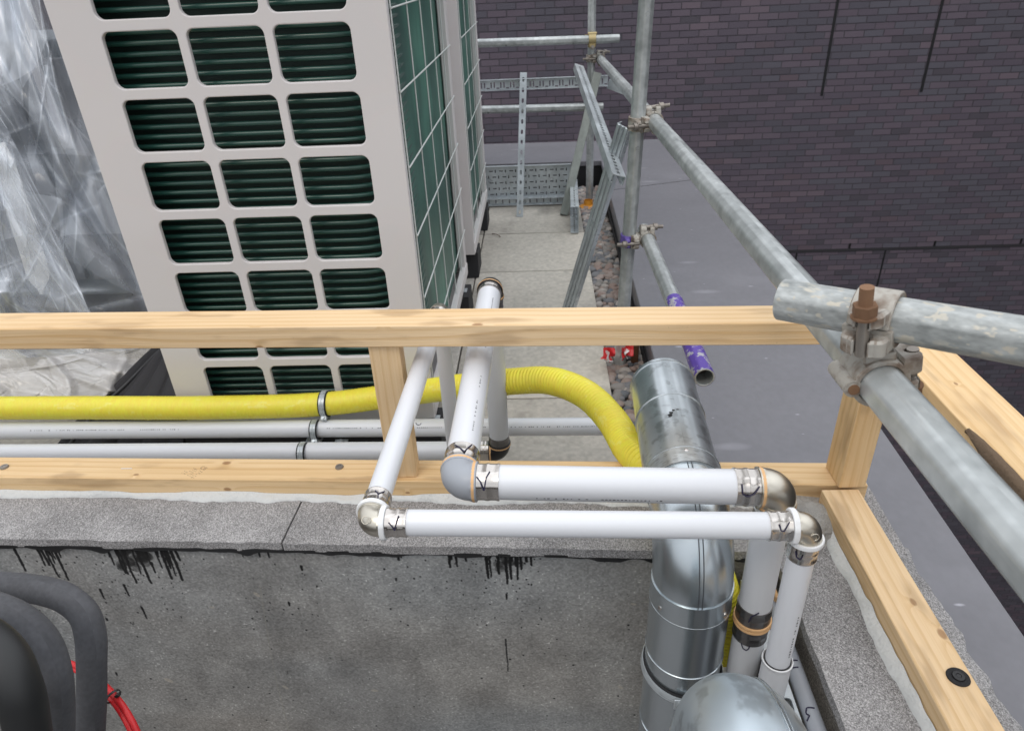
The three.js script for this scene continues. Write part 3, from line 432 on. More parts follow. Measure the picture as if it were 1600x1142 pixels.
{
  const foot = (z, label, text) => {
    const t = thing('rubber_support', label, 'rubber support', 'rubber supports under the condensers', V(-0.745, 0, z));
    const s = new THREE.Shape(); s.moveTo(-0.1, 0.002); s.lineTo(0.1, 0.002); s.lineTo(0.075, 0.128 - 0.03); s.lineTo(0.07, 0.126); s.lineTo(-0.07, 0.126); s.lineTo(-0.075, 0.098); s.lineTo(-0.1, 0.002);
    part('rubber_block', metreUV(plateShape(s, 0.82, 0.003).rotateY(Math.PI / 2).translate(-0.41, 0, 0)), M.rubber, t);
    part('channel_insert', box(0.80, 0.004, 0.04, 0.001, 0, 0.1275, 0), M.zinc, t);
    if (text) { const cv = document.createElement('canvas'); cv.width = 512; cv.height = 64; const c = cv.getContext('2d'); c.fillStyle = '#000'; c.fillRect(0, 0, 512, 64); c.fillStyle = '#fff'; c.font = '44px sans-serif'; c.fillText('Rubber Support Feet', 30, 46); c.fillRect(8, 10, 4, 44); const tx = new THREE.CanvasTexture(cv);
      const g = new THREE.PlaneGeometry(0.135, 0.017).rotateX(-0.27).translate(-0.055, 0.076, 0.0835); part('lettering', g, std({ color: lin(0.5, 0.45, 0.47), alphaMap: tx, transparent: true, roughness: 0.7 }), t); }
  };
  foot(-1.845, 'long black rubber support under the near condenser front, with pale lettering', true);
  foot(-2.86, 'black rubber support under the rear end of the near condenser');
  foot(-3.40, 'black rubber support under the near end of the second condenser');
  foot(-4.12, 'black rubber support under the far end of the second condenser');
}

// ================================================================== PIPEWORK
const inkStroke = (pts, parent, m = M.ink, r = 0.0011) => part('marker_tick', hose(cat(...pts), r, 16, 6), m, parent);
function onCyl(p, dir, out, R, pts) {                                   // strokes drawn on a pipe: pts = [along, angle]; out = direction of angle 0
  const side = dir.clone().cross(out); const q = []; for (let i = 0; i < pts.length - 1; i++) for (let k = 0; k < 4; k++) q.push([0, 1].map(j => pts[i][j] + (pts[i + 1][j] - pts[i][j]) * k / 4)); q.push(pts[pts.length - 1]); return q.map(([a, w]) => p.clone().addScaledVector(dir, a).addScaledVector(out, R * Math.cos(w)).addScaledVector(side, R * Math.sin(w)));
}
function sleeve(p, dir, R, L, t, m = M.steel, ringM = null) {            // ribbed press sleeve starting at p along dir; collar ring at the fitting end (p)
  const a = R + 0.0016; const pr = [[R, 0], [a + 0.0008, 0.0005], [a + 0.0008, L * 0.1], [a - 0.0003, L * 0.18], [a - 0.0003, L * 0.4], [a + 0.0006, L * 0.48], [a + 0.0006, L * 0.56], [a - 0.0003, L * 0.64], [a - 0.0003, L * 0.86], [a + 0.0007, L * 0.94], [a + 0.0004, L], [R, L]];
  const s = part('press_sleeve', ring(pr, p, dir, 40), m, t);
  if (ringM) part('indicator_ring', ring([[R, -0.001], [a + 0.0028, -0.001], [a + 0.0034, 0.0005], [a + 0.0034, 0.003], [a + 0.0028, 0.0045], [R, 0.0045]], p.clone().addScaledVector(dir, -0.002), dir, 40), ringM, s);
  return s;
}
function elbow(c, a, b, R, rb, m, t) {                                   // a: travel direction in, b: travel direction out
  const g = [hose(new Corner(c, a, b, rb), R * 1.11, 18, 28)];
  for (const [p, d] of [[c.clone().addScaledVector(a, -rb), a.clone().negate()], [c.clone().addScaledVector(b, rb), b]]) g.push(ring([[R * 0.9, -0.002], [R * 1.13, -0.002], [R * 1.17, 0.002], [R * 1.17, 0.008], [R * 1.08, 0.009], [R * 0.9, 0.009]], p, d, 32));
  return part('elbow', g, m, t);
}
function printLine(p, dir, out, R, L, t, gap = 0.5) {                     // faint factory print, too small to read
  const geos = [], n = Math.floor(L / 0.006), side = dir.clone().cross(out); for (let i = 0; i < n; i++) { if (vnoise(i * 0.11, 3, Math.round(R * 1e4) + n) < gap * 0.62 || rnd() < 0.25) continue; const g = new THREE.PlaneGeometry(rr(0.0016, 0.0042), rr(0.0018, 0.0030)); const pos = p.clone().addScaledVector(dir, i * 0.006).addScaledVector(out, R + 0.0002); g.applyMatrix4(new THREE.Matrix4().makeBasis(dir, out.clone().cross(dir), out).setPosition(pos)); geos.push(g); } if (geos.length) part('printed_line', geos, M.print, t);
}
const towards = (a, b) => b.clone().sub(a).normalize();
const camOut = (p, dir) => { const o = EYE.clone().sub(p); return o.addScaledVector(dir, -o.dot(dir)).normalize(); };
{ // the large run: along the deck, up, back over the plate, across and down into the hatch
  const R = 0.0278, t = thing('water_pipe', 'large white pipe with grey elbow crossing the hatch to a tall riser', 'pipe');
  const A0 = onY(-120, 709, 0.16), A = onY(781, 704, 0.16), B = V(A.x + 0.004, 0.686, A.z + 0.015), C = onY(716, 752, 0.674), D = onY(1215, 762, 0.668), E = V(D.x, -0.9, D.z);
  const dA = towards(A0, A), up = towards(A, B), dB = towards(B, C), dC = towards(C, D), rb = 0.023, off = rb + 0.004, SL = 0.040;
  const run = (p, q, a, b, m = M.pipe) => part('pipe', rod(p.clone().addScaledVector(towards(p, q), a), q.clone().addScaledVector(towards(p, q), -b), R, 40, true), m, t);
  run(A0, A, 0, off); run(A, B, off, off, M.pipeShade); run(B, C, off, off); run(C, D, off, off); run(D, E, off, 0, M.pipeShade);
  elbow(A, dA, up, R, rb, M.blackPlastic, t); elbow(B, up, dB, R, rb, M.blackPlastic, t); elbow(C, dB, dC, R, rb, M.greyPlastic, t); elbow(D, dC, nY, R, rb, M.nickel, t);
  const sl = (c, d, m, r, L = SL) => sleeve(c.clone().addScaledVector(d, off), d, R, L, t, m, r);
  sl(A, dA.clone().negate(), M.steel, M.tan, 0.03); sl(A, up, M.darkSleeve, M.tan, 0.03); sl(B, up.clone().negate(), M.darkSleeve, M.tan, 0.03); sl(B, dB, M.steel, M.tan, 0.03);
  const s3 = sl(C, dB.clone().negate(), M.steel, M.tan), s4 = sl(C, dC, M.steel, M.tan), s5 = sl(D, dC.clone().negate(), M.steel, M.tan); sl(D, nY, M.steel, M.tan, 0.03);
  const tick = (c, d, sgn, par, pts) => { const p = c.clone().addScaledVector(d, off), o = camOut(p, d); inkStroke(onCyl(p, d, o, R + 0.0028, pts), par); };
  tick(C, dC, 1, s4, [[0.006, 0.25], [0.012, 0.0], [0.017, -0.45]].map(([a, w]) => [a, -w])); tick(C, dC, 1, s4, [[0.026, -0.55], [0.021, -0.2], [0.018, 0.45]].map(([a, w]) => [a, w]));
  tick(C, dB.clone().negate(), 1, s3, [[0.030, -0.5], [0.022, -0.25], [0.012, 0.05]]); tick(C, dB.clone().negate(), 1, s3, [[0.012, 0.05], [0.024, 0.22], [0.037, 0.42]]);
  tick(D, dC.clone().negate(), 1, s5, [[0.034, 0.15], [0.033, -0.35], [0.026, -0.5], [0.016, -0.35], [0.008, 0.05]]);
  printLine(C.clone().addScaledVector(dC, 0.12), dC, V(0, -0.35, 1).normalize(), R, 0.22, t, 0.3);
  printLine(B.clone().addScaledVector(dB, 0.1), dB, V(0.55, 0.85, 0).normalize(), R, 0.55, t, 0.4);
  // straight coupling on the riser
  const k = onX(1190, 968, D.x); k.z = D.z; const ky = 0.372;
  const s6 = sleeve(V(D.x, ky + 0.004, D.z), Y, R, 0.036, t, M.darkSleeve, M.tan), s7 = sleeve(V(D.x, ky - 0.004, D.z), nY, R, 0.036, t, M.darkSleeve, M.tan); part('coupling_collar', rod(V(D.x, ky - 0.004, D.z), V(D.x, ky + 0.004, D.z), R + 0.0022, 40), M.blackPlastic, t);
  for (const [y, s] of [[ky + 0.04, s6], [ky - 0.04, s7]]) { const p = V(D.x, y, D.z), o = camOut(p, Y); inkStroke(onCyl(p, Y, o, R + 0.002, y > ky ? [[0.008, 0.3], [-0.004, -0.05], [-0.02, -0.15]] : [[0.002, -0.35], [-0.009, -0.2], [-0.011, 0.0], [-0.006, 0.12], [0.003, 0.15]]), s); }
  const q = D.clone().addScaledVector(dC, 0).add(V(0.004, -0.012, R * 1.06)); part('cast_mark', [box(0.003, 0.012, 0.002, 0.0008, 0.008, 0, 0), box(0.006, 0.002, 0.002, 0.0008, 0.010, 0.006, 0), box(0.006, 0.002, 0.002, 0.0008, 0.010, -0.006, 0)].map(g => g.translate(q.x - 0.002, q.y - 0.012, q.z)), M.nickel, t);
}
{ // the small run
  const R = 0.0192, t = thing('water_pipe', 'small white pipe with nickel elbows nearest the camera over the hatch', 'pipe');
  const C = onY(578, 816, 0.69), B0 = onY(672, 530, 0.682), D = onY(1263, 822, 0.688); const dB = towards(B0, C), B = C.clone().addScaledVector(dB, -0.74), E = V(D.x, -0.9, D.z), A = V(B.x, 0.12, B.z);
  const dC = towards(C, D), rb = 0.0165, off = rb + 0.004, SL = 0.031;
  const run = (p, q, a, b, m = M.pipe) => part('pipe', rod(p.clone().addScaledVector(towards(p, q), a), q.clone().addScaledVector(towards(p, q), -b), R, 36, true), m, t);
  run(A, B, 0, off, M.pipeShade); run(B, C, off, off); run(C, D, off, off);
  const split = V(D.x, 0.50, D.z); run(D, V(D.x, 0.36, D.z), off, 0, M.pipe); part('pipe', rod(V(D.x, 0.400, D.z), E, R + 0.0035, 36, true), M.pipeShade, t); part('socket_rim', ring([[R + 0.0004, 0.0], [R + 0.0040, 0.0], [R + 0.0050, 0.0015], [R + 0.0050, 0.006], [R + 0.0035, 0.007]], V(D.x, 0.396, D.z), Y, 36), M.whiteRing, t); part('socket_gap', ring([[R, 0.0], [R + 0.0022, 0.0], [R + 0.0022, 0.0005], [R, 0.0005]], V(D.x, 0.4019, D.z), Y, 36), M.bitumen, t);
  elbow(B, Y, dB, R, rb, M.nickel, t); elbow(C, dB, dC, R, rb, M.nickel, t); elbow(D, dC, nY, R, rb, M.nickel, t);
  const sl = (c, d) => sleeve(c.clone().addScaledVector(d, off + 0.005), d, R, SL, t, M.steel, null), wr = (c, d) => part('indicator_ring', ring([[R, 0], [R + 0.0058, 0], [R + 0.0066, 0.0015], [R + 0.0066, 0.006], [R + 0.0055, 0.0075], [R, 0.0075]], c.clone().addScaledVector(d, off - 0.0025), d, 36), M.whiteRing, t);
  const s1 = sl(C, dB.clone().negate()), s2 = sl(C, dC), s3 = sl(D, dC.clone().negate()), s4 = sl(D, nY); sl(B, dB); sl(B, nY); wr(C, dB.clone().negate()); wr(C, dC); wr(D, dC.clone().negate()); wr(D, nY);
  const tick = (c, d, par, pts) => { const p = c.clone().addScaledVector(d, off + 0.005), o = camOut(p, d); inkStroke(onCyl(p, d, o, R + 0.0026, pts), par, M.ink, 0.0009); };
  tick(C, dC, s2, [[0.007, 0.0], [0.012, 0.25], [0.016, 0.55]].map(([a, w]) => [a, -w * -1])); tick(C, dC, s2, [[0.016, 0.55], [0.018, 0.1], [0.021, -0.45]]);
  tick(C, dB.clone().negate(), s1, [[0.02, -0.35], [0.014, -0.1], [0.006, 0.0]]); tick(C, dB.clone().negate(), s1, [[0.014, -0.08], [0.021, 0.2], [0.024, 0.3]]);
  tick(D, dC.clone().negate(), s3, [[0.02, 0.1], [0.018, -0.3], [0.014, -0.35], [0.006, 0.25]]); tick(D, nY, s4, [[0.012, -0.1], [0.02, 0.0], [0.018, 0.25], [0.008, 0.4]]);
  printLine(V(D.x, 0.43, D.z), Y, V(0.45, 0, 0.9).normalize(), R, 0.10, t, 0.2);
  const q = D.clone().add(V(0.003, 0.0, R * 1.05)); part('cast_mark', [new THREE.TorusGeometry(0.006, 0.0008, 6, 24).translate(q.x, q.y - 0.002, q.z)], M.nickel, t);
  const q2 = C.clone().add(V(-0.001, 0.004, 0)).addScaledVector(camOut(C, X), R * 1.04); part('cast_mark', [along(new THREE.TorusGeometry(0.0055, 0.0007, 6, 24).rotateX(Math.PI / 2), q2, q2.clone().addScaledVector(camOut(C, X), 1))], M.nickel, t);
}
{ // middle deck pipe
  const t = thing('water_pipe', 'straight white pipe on the deck between yellow hose and front pipe', 'pipe');
  const a = onY(-140, 674, 0.178), b = onY(960, 666, 0.178), d = towards(a, b), R = 0.0272; part('pipe', rod(a, b, R, 36), M.pipe, t);
  printLine(a.clone().addScaledVector(d, 0.42), d, camOut(a, d), R, 0.5, t, 0.45); printLine(a.clone().addScaledVector(d, 1.36), d, camOut(a, d), R, 1.1, t, 0.5);
  const p = onY(655, 657, 0.2), o = V(0, 0.9, 0.43).normalize(), c0 = a.clone().addScaledVector(d, p.clone().sub(a).dot(d)); inkStroke(onCyl(c0, d, o, R, [[-0.008, -0.05], [-0.003, 0.2], [0.004, 0.22], [0.009, 0.0]]), t);
}
{ // yellow corrugated hose
  const pts = [onY(-160, 638, 0.245), onY(120, 637, 0.245), onY(320, 637, 0.245), onY(508, 631, 0.245), at(620, 617, 2.12), at(720, 604, 2.02), at(800, 596, 1.93), at(860, 595, 1.86), at(915, 616, 1.77), at(955, 655, 1.68), at(983, 700, 1.58), V(0.205, 0.455, -1.19), V(0.255, 0.437, -1.09), V(0.298, 0.395, -1.012), V(0.336, 0.30, -0.998), V(0.370, 0.18, -0.998), V(0.384, 0.05, -0.998), V(0.388, -0.3, -0.998), V(0.388, -0.9, -0.99)];
  const cv = cat(...pts), L = cv.getLength(), R = 0.0365, n = Math.floor(L / 0.0026), g = hose(cv, R, n, 28, L), p = g.attributes.position, nm = g.attributes.normal, uv = g.attributes.uv;
  for (let i = 0; i < p.count; i++) { const s = uv.getY(i), rib = Math.cos(s / 0.0105 * 2 * Math.PI), amp = (0.0005 + 0.0009 * smooth(1.6, 2.2, s)), band = 0.0006 * Math.pow(Math.max(0, Math.cos(s / 0.083 * Math.PI)), 24); p.setXYZ(i, p.getX(i) + nm.getX(i) * (rib * amp + band), p.getY(i) + nm.getY(i) * (rib * amp + band), p.getZ(i) + nm.getZ(i) * (rib * amp + band)); }
  g.computeVertexNormals(); const t = thing('gas_hose', 'thick bright yellow ribbed hose looping over the timber plate beside the duct', 'hose'); part('hose_body', g, M.yellow, t);
}
{ // clips on a short strut
  const clip = (c, d, R, label) => {
    const t = thing('pipe_clip', label, 'pipe clip', 'pipe clips on the deck strut', c); const o = V(0, 0, 0);
    const band = (r, th, w) => ring([[r, -w / 2], [r + th, -w / 2], [r + th, w / 2], [r, w / 2], [r, -w / 2]], o, d, 40);
    part('rubber_lining', band(R + 0.0004, 0.0028, 0.024), M.rubber, t); part('steel_band', [band(R + 0.0033, 0.0016, 0.016), ring([[R + 0.005, -0.0014], [R + 0.0058, 0], [R + 0.005, 0.0014]], o, d, 40)], M.zinc, t);
    const sd = V(0, -0.62, 0.78), b = sd.clone().multiplyScalar(R + 0.010); part('clamp_ear', [along(box(0.018, 0.014, 0.012, 0.002, 0, 0, 0), b, b.clone().add(sd)), rod(b.clone().add(V(0, 0.008, 0.006)), b.clone().add(V(0, -0.018, -0.012)), 0.0042, 12)], M.zinc, t);
    part('stud', [rod(V(0, -R - 0.003, 0), V(0, -(c.y - 0.148), 0), 0.005, 12), along(new THREE.CylinderGeometry(0.009, 0.009, 0.008, 6), V(0, -R - 0.012, 0), V(0, -R, 0))], M.zinc, t);
  };
  const dx = V(1, 0, 0.02).normalize();
  clip(onY(508, 631, 0.245), dx, 0.0365, 'black lined steel clip round the yellow hose'); clip(onY(493, 671.5, 0.178), dx, 0.0272, 'black lined steel clip round the middle white pipe'); clip(onY(474, 707.5, 0.16), dx, 0.0278, 'black lined steel clip round the front white deck pipe');
  const p = onY(493, 672, 0.13); strut('strut_channel', V(p.x + 0.005, 0.131, -1.52), V(p.x + 0.005, 0.131, -1.80), V(0, 1, 0), 'short slotted steel channel on the deck under the three pipe clips', 0.021, 0.04);
  const bt = onY(531, 690, 0.14), t = thing('hex_bolt', 'zinc bolt and square washer on the rubber support beside the clips', 'bolt', null, V(bt.x, 0.1295, bt.z));
  part('washer_plate', box(0.04, 0.004, 0.04, 0.001, 0, 0.003, 0), M.zinc, t); part('bolt_head', new THREE.CylinderGeometry(0.010, 0.010, 0.009, 6).translate(0, 0.0095, 0), M.zinc, t);
}
// slotted channel from a to b; its slotted face turns towards ref
function strut(name, a, b, ref, label, depth = 0.041, wid = 0.041, slot = 0.05, group) {
  const L = a.distanceTo(b), t = thing(name, label, 'channel', group), th = 0.0025;
  const s = new THREE.Shape(); s.moveTo(-wid / 2, 0); s.lineTo(wid / 2, 0); s.lineTo(wid / 2, L); s.lineTo(-wid / 2, L); s.lineTo(-wid / 2, 0);
  for (let y = 0.03; y < L - 0.03; y += slot) s.holes.push(rrect(new THREE.Path(), -0.0065, y - 0.013, 0.013, 0.026, 0.0062));
  const web = plateShape(s, th, 0.0004).translate(0, 0, -th), mk = g => along(metreUV(g), a, b, ref);
  part('slotted_face', mk(web), M.zinc, t);
  part('flange', mk(box(th, L, depth - th, 0.0006, -wid / 2 + th / 2, L / 2, -(depth + th) / 2 - 0.0003)), M.zinc, t); part('flange', mk(box(th, L, depth - th, 0.0006, wid / 2 - th / 2, L / 2, -(depth + th) / 2 - 0.0003)), M.zinc, t);
  for (const k of [-1, 1]) part('lip', mk(box(0.008, L, th, 0.0006, k * (wid / 2 - 0.0066), L / 2, -depth - 0.0008)), M.zinc, t);
  return t;
}

// ---- ventilation ducts
function seamRing(R, p, d, w = 0.004, h = 0.0025) { return ring([[R - 0.001, -w], [R + h * 0.8, -w * 0.5], [R + h, 0], [R + h * 0.8, w * 0.5], [R - 0.001, w]], p, d, 56); }
{
  const t = thing('ventilation_duct', 'shiny galvanised duct rising from the hatch and bending over the plate', 'duct');
  const R = 0.07, x = 0.248, yh = 0.553, zr = -0.873, rb = 0.115, c = V(x, yh, zr);
  part('straight_section', hollow(V(x + 0.014, yh, -1.345), V(x, yh, zr - rb - 0.028), R, R - 0.0015, 64), M.duct, t);
  part('elbow', [hose(new Corner(c, nZ.clone().negate(), nY, rb), R - 0.0012, 32, 64)], M.ductPlain, t);
  part('riser_section', rod(V(x, yh - rb - 0.02, zr), V(x, -0.9, zr), R, 64), M.ductPlain, t);
  part('collar', ring([[R - 0.002, -0.024], [R + 0.0006, -0.024], [R + 0.0012, 0.020], [R - 0.0005, 0.0215]], V(x, yh, zr - rb - 0.012), nZ, 64), M.duct, t);
  part('collar', ring([[R - 0.002, -0.02], [R + 0.0006, -0.02], [R + 0.0012, 0.026], [R - 0.0005, 0.0275]], V(x, yh - rb - 0.008, zr), nY, 64), M.ductPlain, t);
  for (const z of [-1.335, -1.20, zr - rb - 0.034]) part('swaged_bead', seamRing(R, V(x + 0.014 * Math.max(0, -z - 1.016) / 0.33, yh, z), Z), M.duct, t);
  for (const y of [yh - rb - 0.036, 0.27, 0.06]) part('swaged_bead', seamRing(R, V(x, y, zr), Y, 0.003, 0.002), M.ductPlain, t);
  part('bead_line', ring([[R + 0.0008, 0], [R + 0.0016, 0.0006], [R + 0.0008, 0.0012]], V(x, yh, zr - rb + 0.010), Z, 64), M.seam, t);
  { // standing seam down the outside of the bend
    const cv = new Corner(c.clone(), Z, nY, rb), a = []; for (let i = 0; i <= 20; i++) { const w = i / 20 * Math.PI / 2, o = V(x, yh - rb, zr - rb), d = V(0, Math.cos(w), Math.sin(w)); a.push(o.addScaledVector(d, rb + R - 0.0009)); }
    const cu = cat(...a); part('lock_seam', [hose(new THREE.CatmullRomCurve3(a.map(q => q.clone().add(V(0.0035, 0, 0)))), 0.0009, 40, 6), hose(new THREE.CatmullRomCurve3(a.map(q => q.clone().add(V(-0.0035, 0, 0)))), 0.0009, 40, 6)], M.seam, t);
  }
  const rivet = (p, d) => part('rivet', ring([[0, 0.003], [0.0022, 0.0026], [0.004, 0.001], [0.0042, -0.001]], p, d, 16), M.steel, t);
  rivet(V(x, yh + R + 0.001, zr - rb - 0.02), Y); for (const a of [-1.0, 0.75]) { const d = V(Math.sin(a), 0, Math.cos(a)); rivet(V(x, yh - rb - 0.02, zr).addScaledVector(d, R + 0.001), d); }
  const sc = V(x - 0.006, yh, -1.13); for (const [a, b, r] of [[0, 0, 0.0045], [0.006, -0.008, 0.003], [0.014, -0.010, 0.003], [-0.003, 0.008, 0.005]]) { const w = a / R, g = new THREE.CircleGeometry(r, 9); g.scale(1, 0.7, 1).rotateX(-Math.PI / 2); part('tar_spot', g.translate(x + (R + 0.0004) * Math.sin(w - 0.1), yh + (R + 0.0005) * Math.cos(w - 0.1), -1.13 + b), M.bitumen, t); }
}
{ // rubber-lined band that holds the riser
  const t = thing('duct_clamp', 'black rubber lined band clamped round the duct riser in the hatch', 'clamp', null, V(0.248, 0.215, -0.873)); const R = 0.0712, d = V(0.10, 1, 0.06).normalize();
  part('rubber_lining', ring([[R, -0.012], [R + 0.0035, -0.012], [R + 0.0035, 0.012], [R, 0.012]], V(0, 0, 0), d, 56), M.rubber, t); part('steel_band', ring([[R + 0.0035, -0.009], [R + 0.0052, -0.009], [R + 0.0052, 0.009], [R + 0.0035, 0.009]], V(0, 0, 0), d, 56), M.zinc, t);
  part('clamp_ear', [box(0.026, 0.026, 0.003, 0.0015, -0.014, -0.004, R + 0.0075), along(rod(V(0, 0, 0), V(0, 0.012, 0), 0.004, 10), V(-0.016, -0.006, R + 0.009), V(-0.016, -0.006, R + 0.03))], M.zinc, t);
}
{ // elbow of a second duct in the foreground
  const t = thing('ventilation_duct', 'rounded top of a galvanised duct elbow at the bottom edge', 'duct'); const R = 0.0705, x = 0.222, rb = 0.115, zr = -0.537, yh = 0.612, c = V(x, yh, zr);
  part('elbow', hose(new Corner(c, nZ, nY, rb), R, 36, 64), M.ductSoft, t); part('riser_section', rod(V(x, yh - rb, zr), V(x, -0.9, zr), R + 0.001, 64), M.ductPlain, t); part('straight_section', rod(V(x, yh, zr + rb), V(x, yh, 0.35), R + 0.001, 64), M.duct, t);
  const a = []; for (let i = 0; i <= 24; i++) { const w = i / 24 * Math.PI / 2, q = 0.42, o = V(x, yh - rb, zr + rb), d = V(0, Math.cos(w), -Math.sin(w)); a.push(o.addScaledVector(d, rb + R * Math.cos(q) + 0.0002).add(V(R * Math.sin(q) * 1.0, 0, 0))); }
  part('lock_seam', [hose(new THREE.CatmullRomCurve3(a), 0.0016, 50, 8), hose(new THREE.CatmullRomCurve3(a.map(q => q.clone().add(V(0.004, 0, 0)))), 0.0007, 50, 6)], M.ductPlain, t);
  part('swaged_bead', seamRing(R, V(x, yh - rb, zr), Y), M.ductPlain, t);
  const lg = new THREE.CylinderGeometry(R + 0.0016, R + 0.0016, 0.06, 12, 1, true, -1.95, 0.16).rotateX(0.0).translate(x, yh - rb - 0.035, zr); part('label_strip', lg, std({ color: lin(0.6, 0.62, 0.62), roughness: 0.4, side: THREE.DoubleSide }), t);
}
{ // grey pipe and strut on the right wall of the hatch
  const t = thing('grey_pipe', 'grey pipe marked H along the right wall inside the hatch', 'pipe'); const R = 0.0145, x = 0.424, y = onX(1262, 1100, x).y, d = Z;
  part('pipe', rod(V(x, y, -1.02), V(x, y, 0.2), R, 28), M.greyPlastic, t);
  const L = (pts, p) => { const c = V(x, y, p.z); part('marker_letter', hose(cat(...onCyl(c, d, camOut(c, d), R + 0.0004, pts)), 0.0013, 12, 6), M.ink, t); };
  const h = onX(1240, 1052, x), k = onX(1268, 1125, x);
  L([[-0.006, -0.7], [-0.005, 0.6]], h); L([[0.008, -0.5], [0.008, 0.8]], h); L([[-0.005, 0.1], [0.008, 0.15]], h); L([[-0.006, -0.6], [-0.008, 0.2], [0.0, 0.5], [0.006, 0.2], [0.012, 0.7]], k);
  part('tan_clip', box(0.008, 0.02, 0.03, 0.003, x + 0.006, y + 0.018, -0.95), M.tan, t);
  strut('strut_channel', V(x - 0.032, y + 0.004, -1.0), V(x - 0.032, y + 0.004, 0.2), V(0, 1, 0.0), 'zinc channel beside the grey pipe low inside the hatch', 0.021, 0.024, 0.08);
  solo('wall_bracket', [box(0.05, 0.014, 0.03, 0.002, 0.362, 0.075, -0.945), box(0.05, 0.004, 0.05, 0.001, 0.362, 0.084, -0.94)], M.whiteRing, 'small white bracket between the duct riser and the white riser', 'bracket');
}

// ---- insulated pipes and red cables, bottom left
{
  const ins = (pts, R, label, m) => { const t = thing('insulated_pipe', label, 'insulated pipe', 'black insulated pipes bending down into the hatch'); const cv = cat(...pts), g = hose(cv, R, 120, 28), p = g.attributes.position, nm = g.attributes.normal, uv = g.attributes.uv; for (let i = 0; i < p.count; i++) { const w = uv.getX(i) / R, k = (vnoise(Math.cos(w) * 1.3 + 9, uv.getY(i) * 14 + Math.sin(w) * 1.3, 31) - 0.5) * 0.0025; p.setXYZ(i, p.getX(i) + nm.getX(i) * k, p.getY(i) + nm.getY(i) * k, p.getZ(i) + nm.getZ(i) * k); } g.computeVertexNormals(); part('foam_sleeve', g, m, t); return t; };
  ins([at(-160, 905, 1.2), at(-60, 912, 1.19), at(10, 916, 1.17), at(64, 922, 1.15), at(102, 935, 1.13), at(130, 960, 1.12), at(141, 995, 1.12), at(143, 1035, 1.13), at(142, 1090, 1.15), at(140, 1160, 1.19), at(138, 1260, 1.25)], 0.0224, 'rearmost black insulated pipe, its bend standing highest', M.foam);
  ins([at(-180, 935, 1.06), at(-80, 940, 1.05), at(-10, 950, 1.03), at(36, 973, 1.01), at(69, 1010, 1.0), at(84, 1054, 1.0), at(88, 1100, 1.02), at(91, 1170, 1.06), at(93, 1260, 1.1)], 0.0226, 'middle black insulated pipe between the two others', M.foam);
  const t = ins([at(-200, 985, 0.92), at(-90, 980, 0.91), at(-30, 995, 0.9), at(8, 1030, 0.89), at(28, 1075, 0.89), at(42, 1130, 0.91), at(52, 1200, 0.94), at(60, 1290, 0.98)], 0.0265, 'front black insulated pipe with faint print, at the left edge', M.foamShiny);
  const marks = []; for (let i = 0; i < 7; i++) { const p = at(4 + i * 4.2, 1042 + i * 13, 0.872); marks.push(box(0.004, 0.007, 0.0004, 0).rotateY(0.1).rotateX(-0.5).rotateZ(0.3).translate(p.x, p.y, p.z)); }
  const red = [[-0.006, 0.0, 0.0], [0.002, 0.004, 0.006]].map(([a, b, c]) => cat(at(-60, 985, 1.36), at(0, 995, 1.34), at(45, 1015, 1.3), at(85, 1030, 1.27), at(120, 1044, 1.25), at(160, 1073, 1.22), at(188, 1105, 1.2), at(210, 1145, 1.19), at(228, 1200, 1.2), at(240, 1280, 1.22)));
  const mk = (off, label) => { const t = thing('red_cable', label, 'cable', 'red cables behind the insulated pipes'); const cv = cat(...red[0].points.map(p => p.clone().add(off))); part('sheath', hose(cv, 0.0054, 90, 14), M.redCable, t); };
  mk(V(-0.005, -0.002, 0), 'lower left of two bright red cables behind the insulated pipes'); mk(V(0.006, 0.003, 0.001), 'upper right of two bright red cables, cable tied to the other');
  const q = at(176, 1088, 1.205), t2 = thing('cable_tie', 'black cable tie round the two red cables', 'cable tie', null, q); const dd = towards(at(160, 1073, 1.22), at(188, 1105, 1.2));
  part('strap', ring([[0.0122, -0.002], [0.0132, -0.002], [0.0132, 0.002], [0.0122, 0.002], [0.0122, -0.002]], V(0, 0, 0), dd, 30).scale(1, 1, 1), M.blackPlastic, t2); part('tie_head', along(box(0.006, 0.010, 0.006, 0.001, 0, 0.003, 0), V(0.010, 0.006, 0.003), V(0.024, 0.016, 0.004)), M.blackPlastic, t2);
}

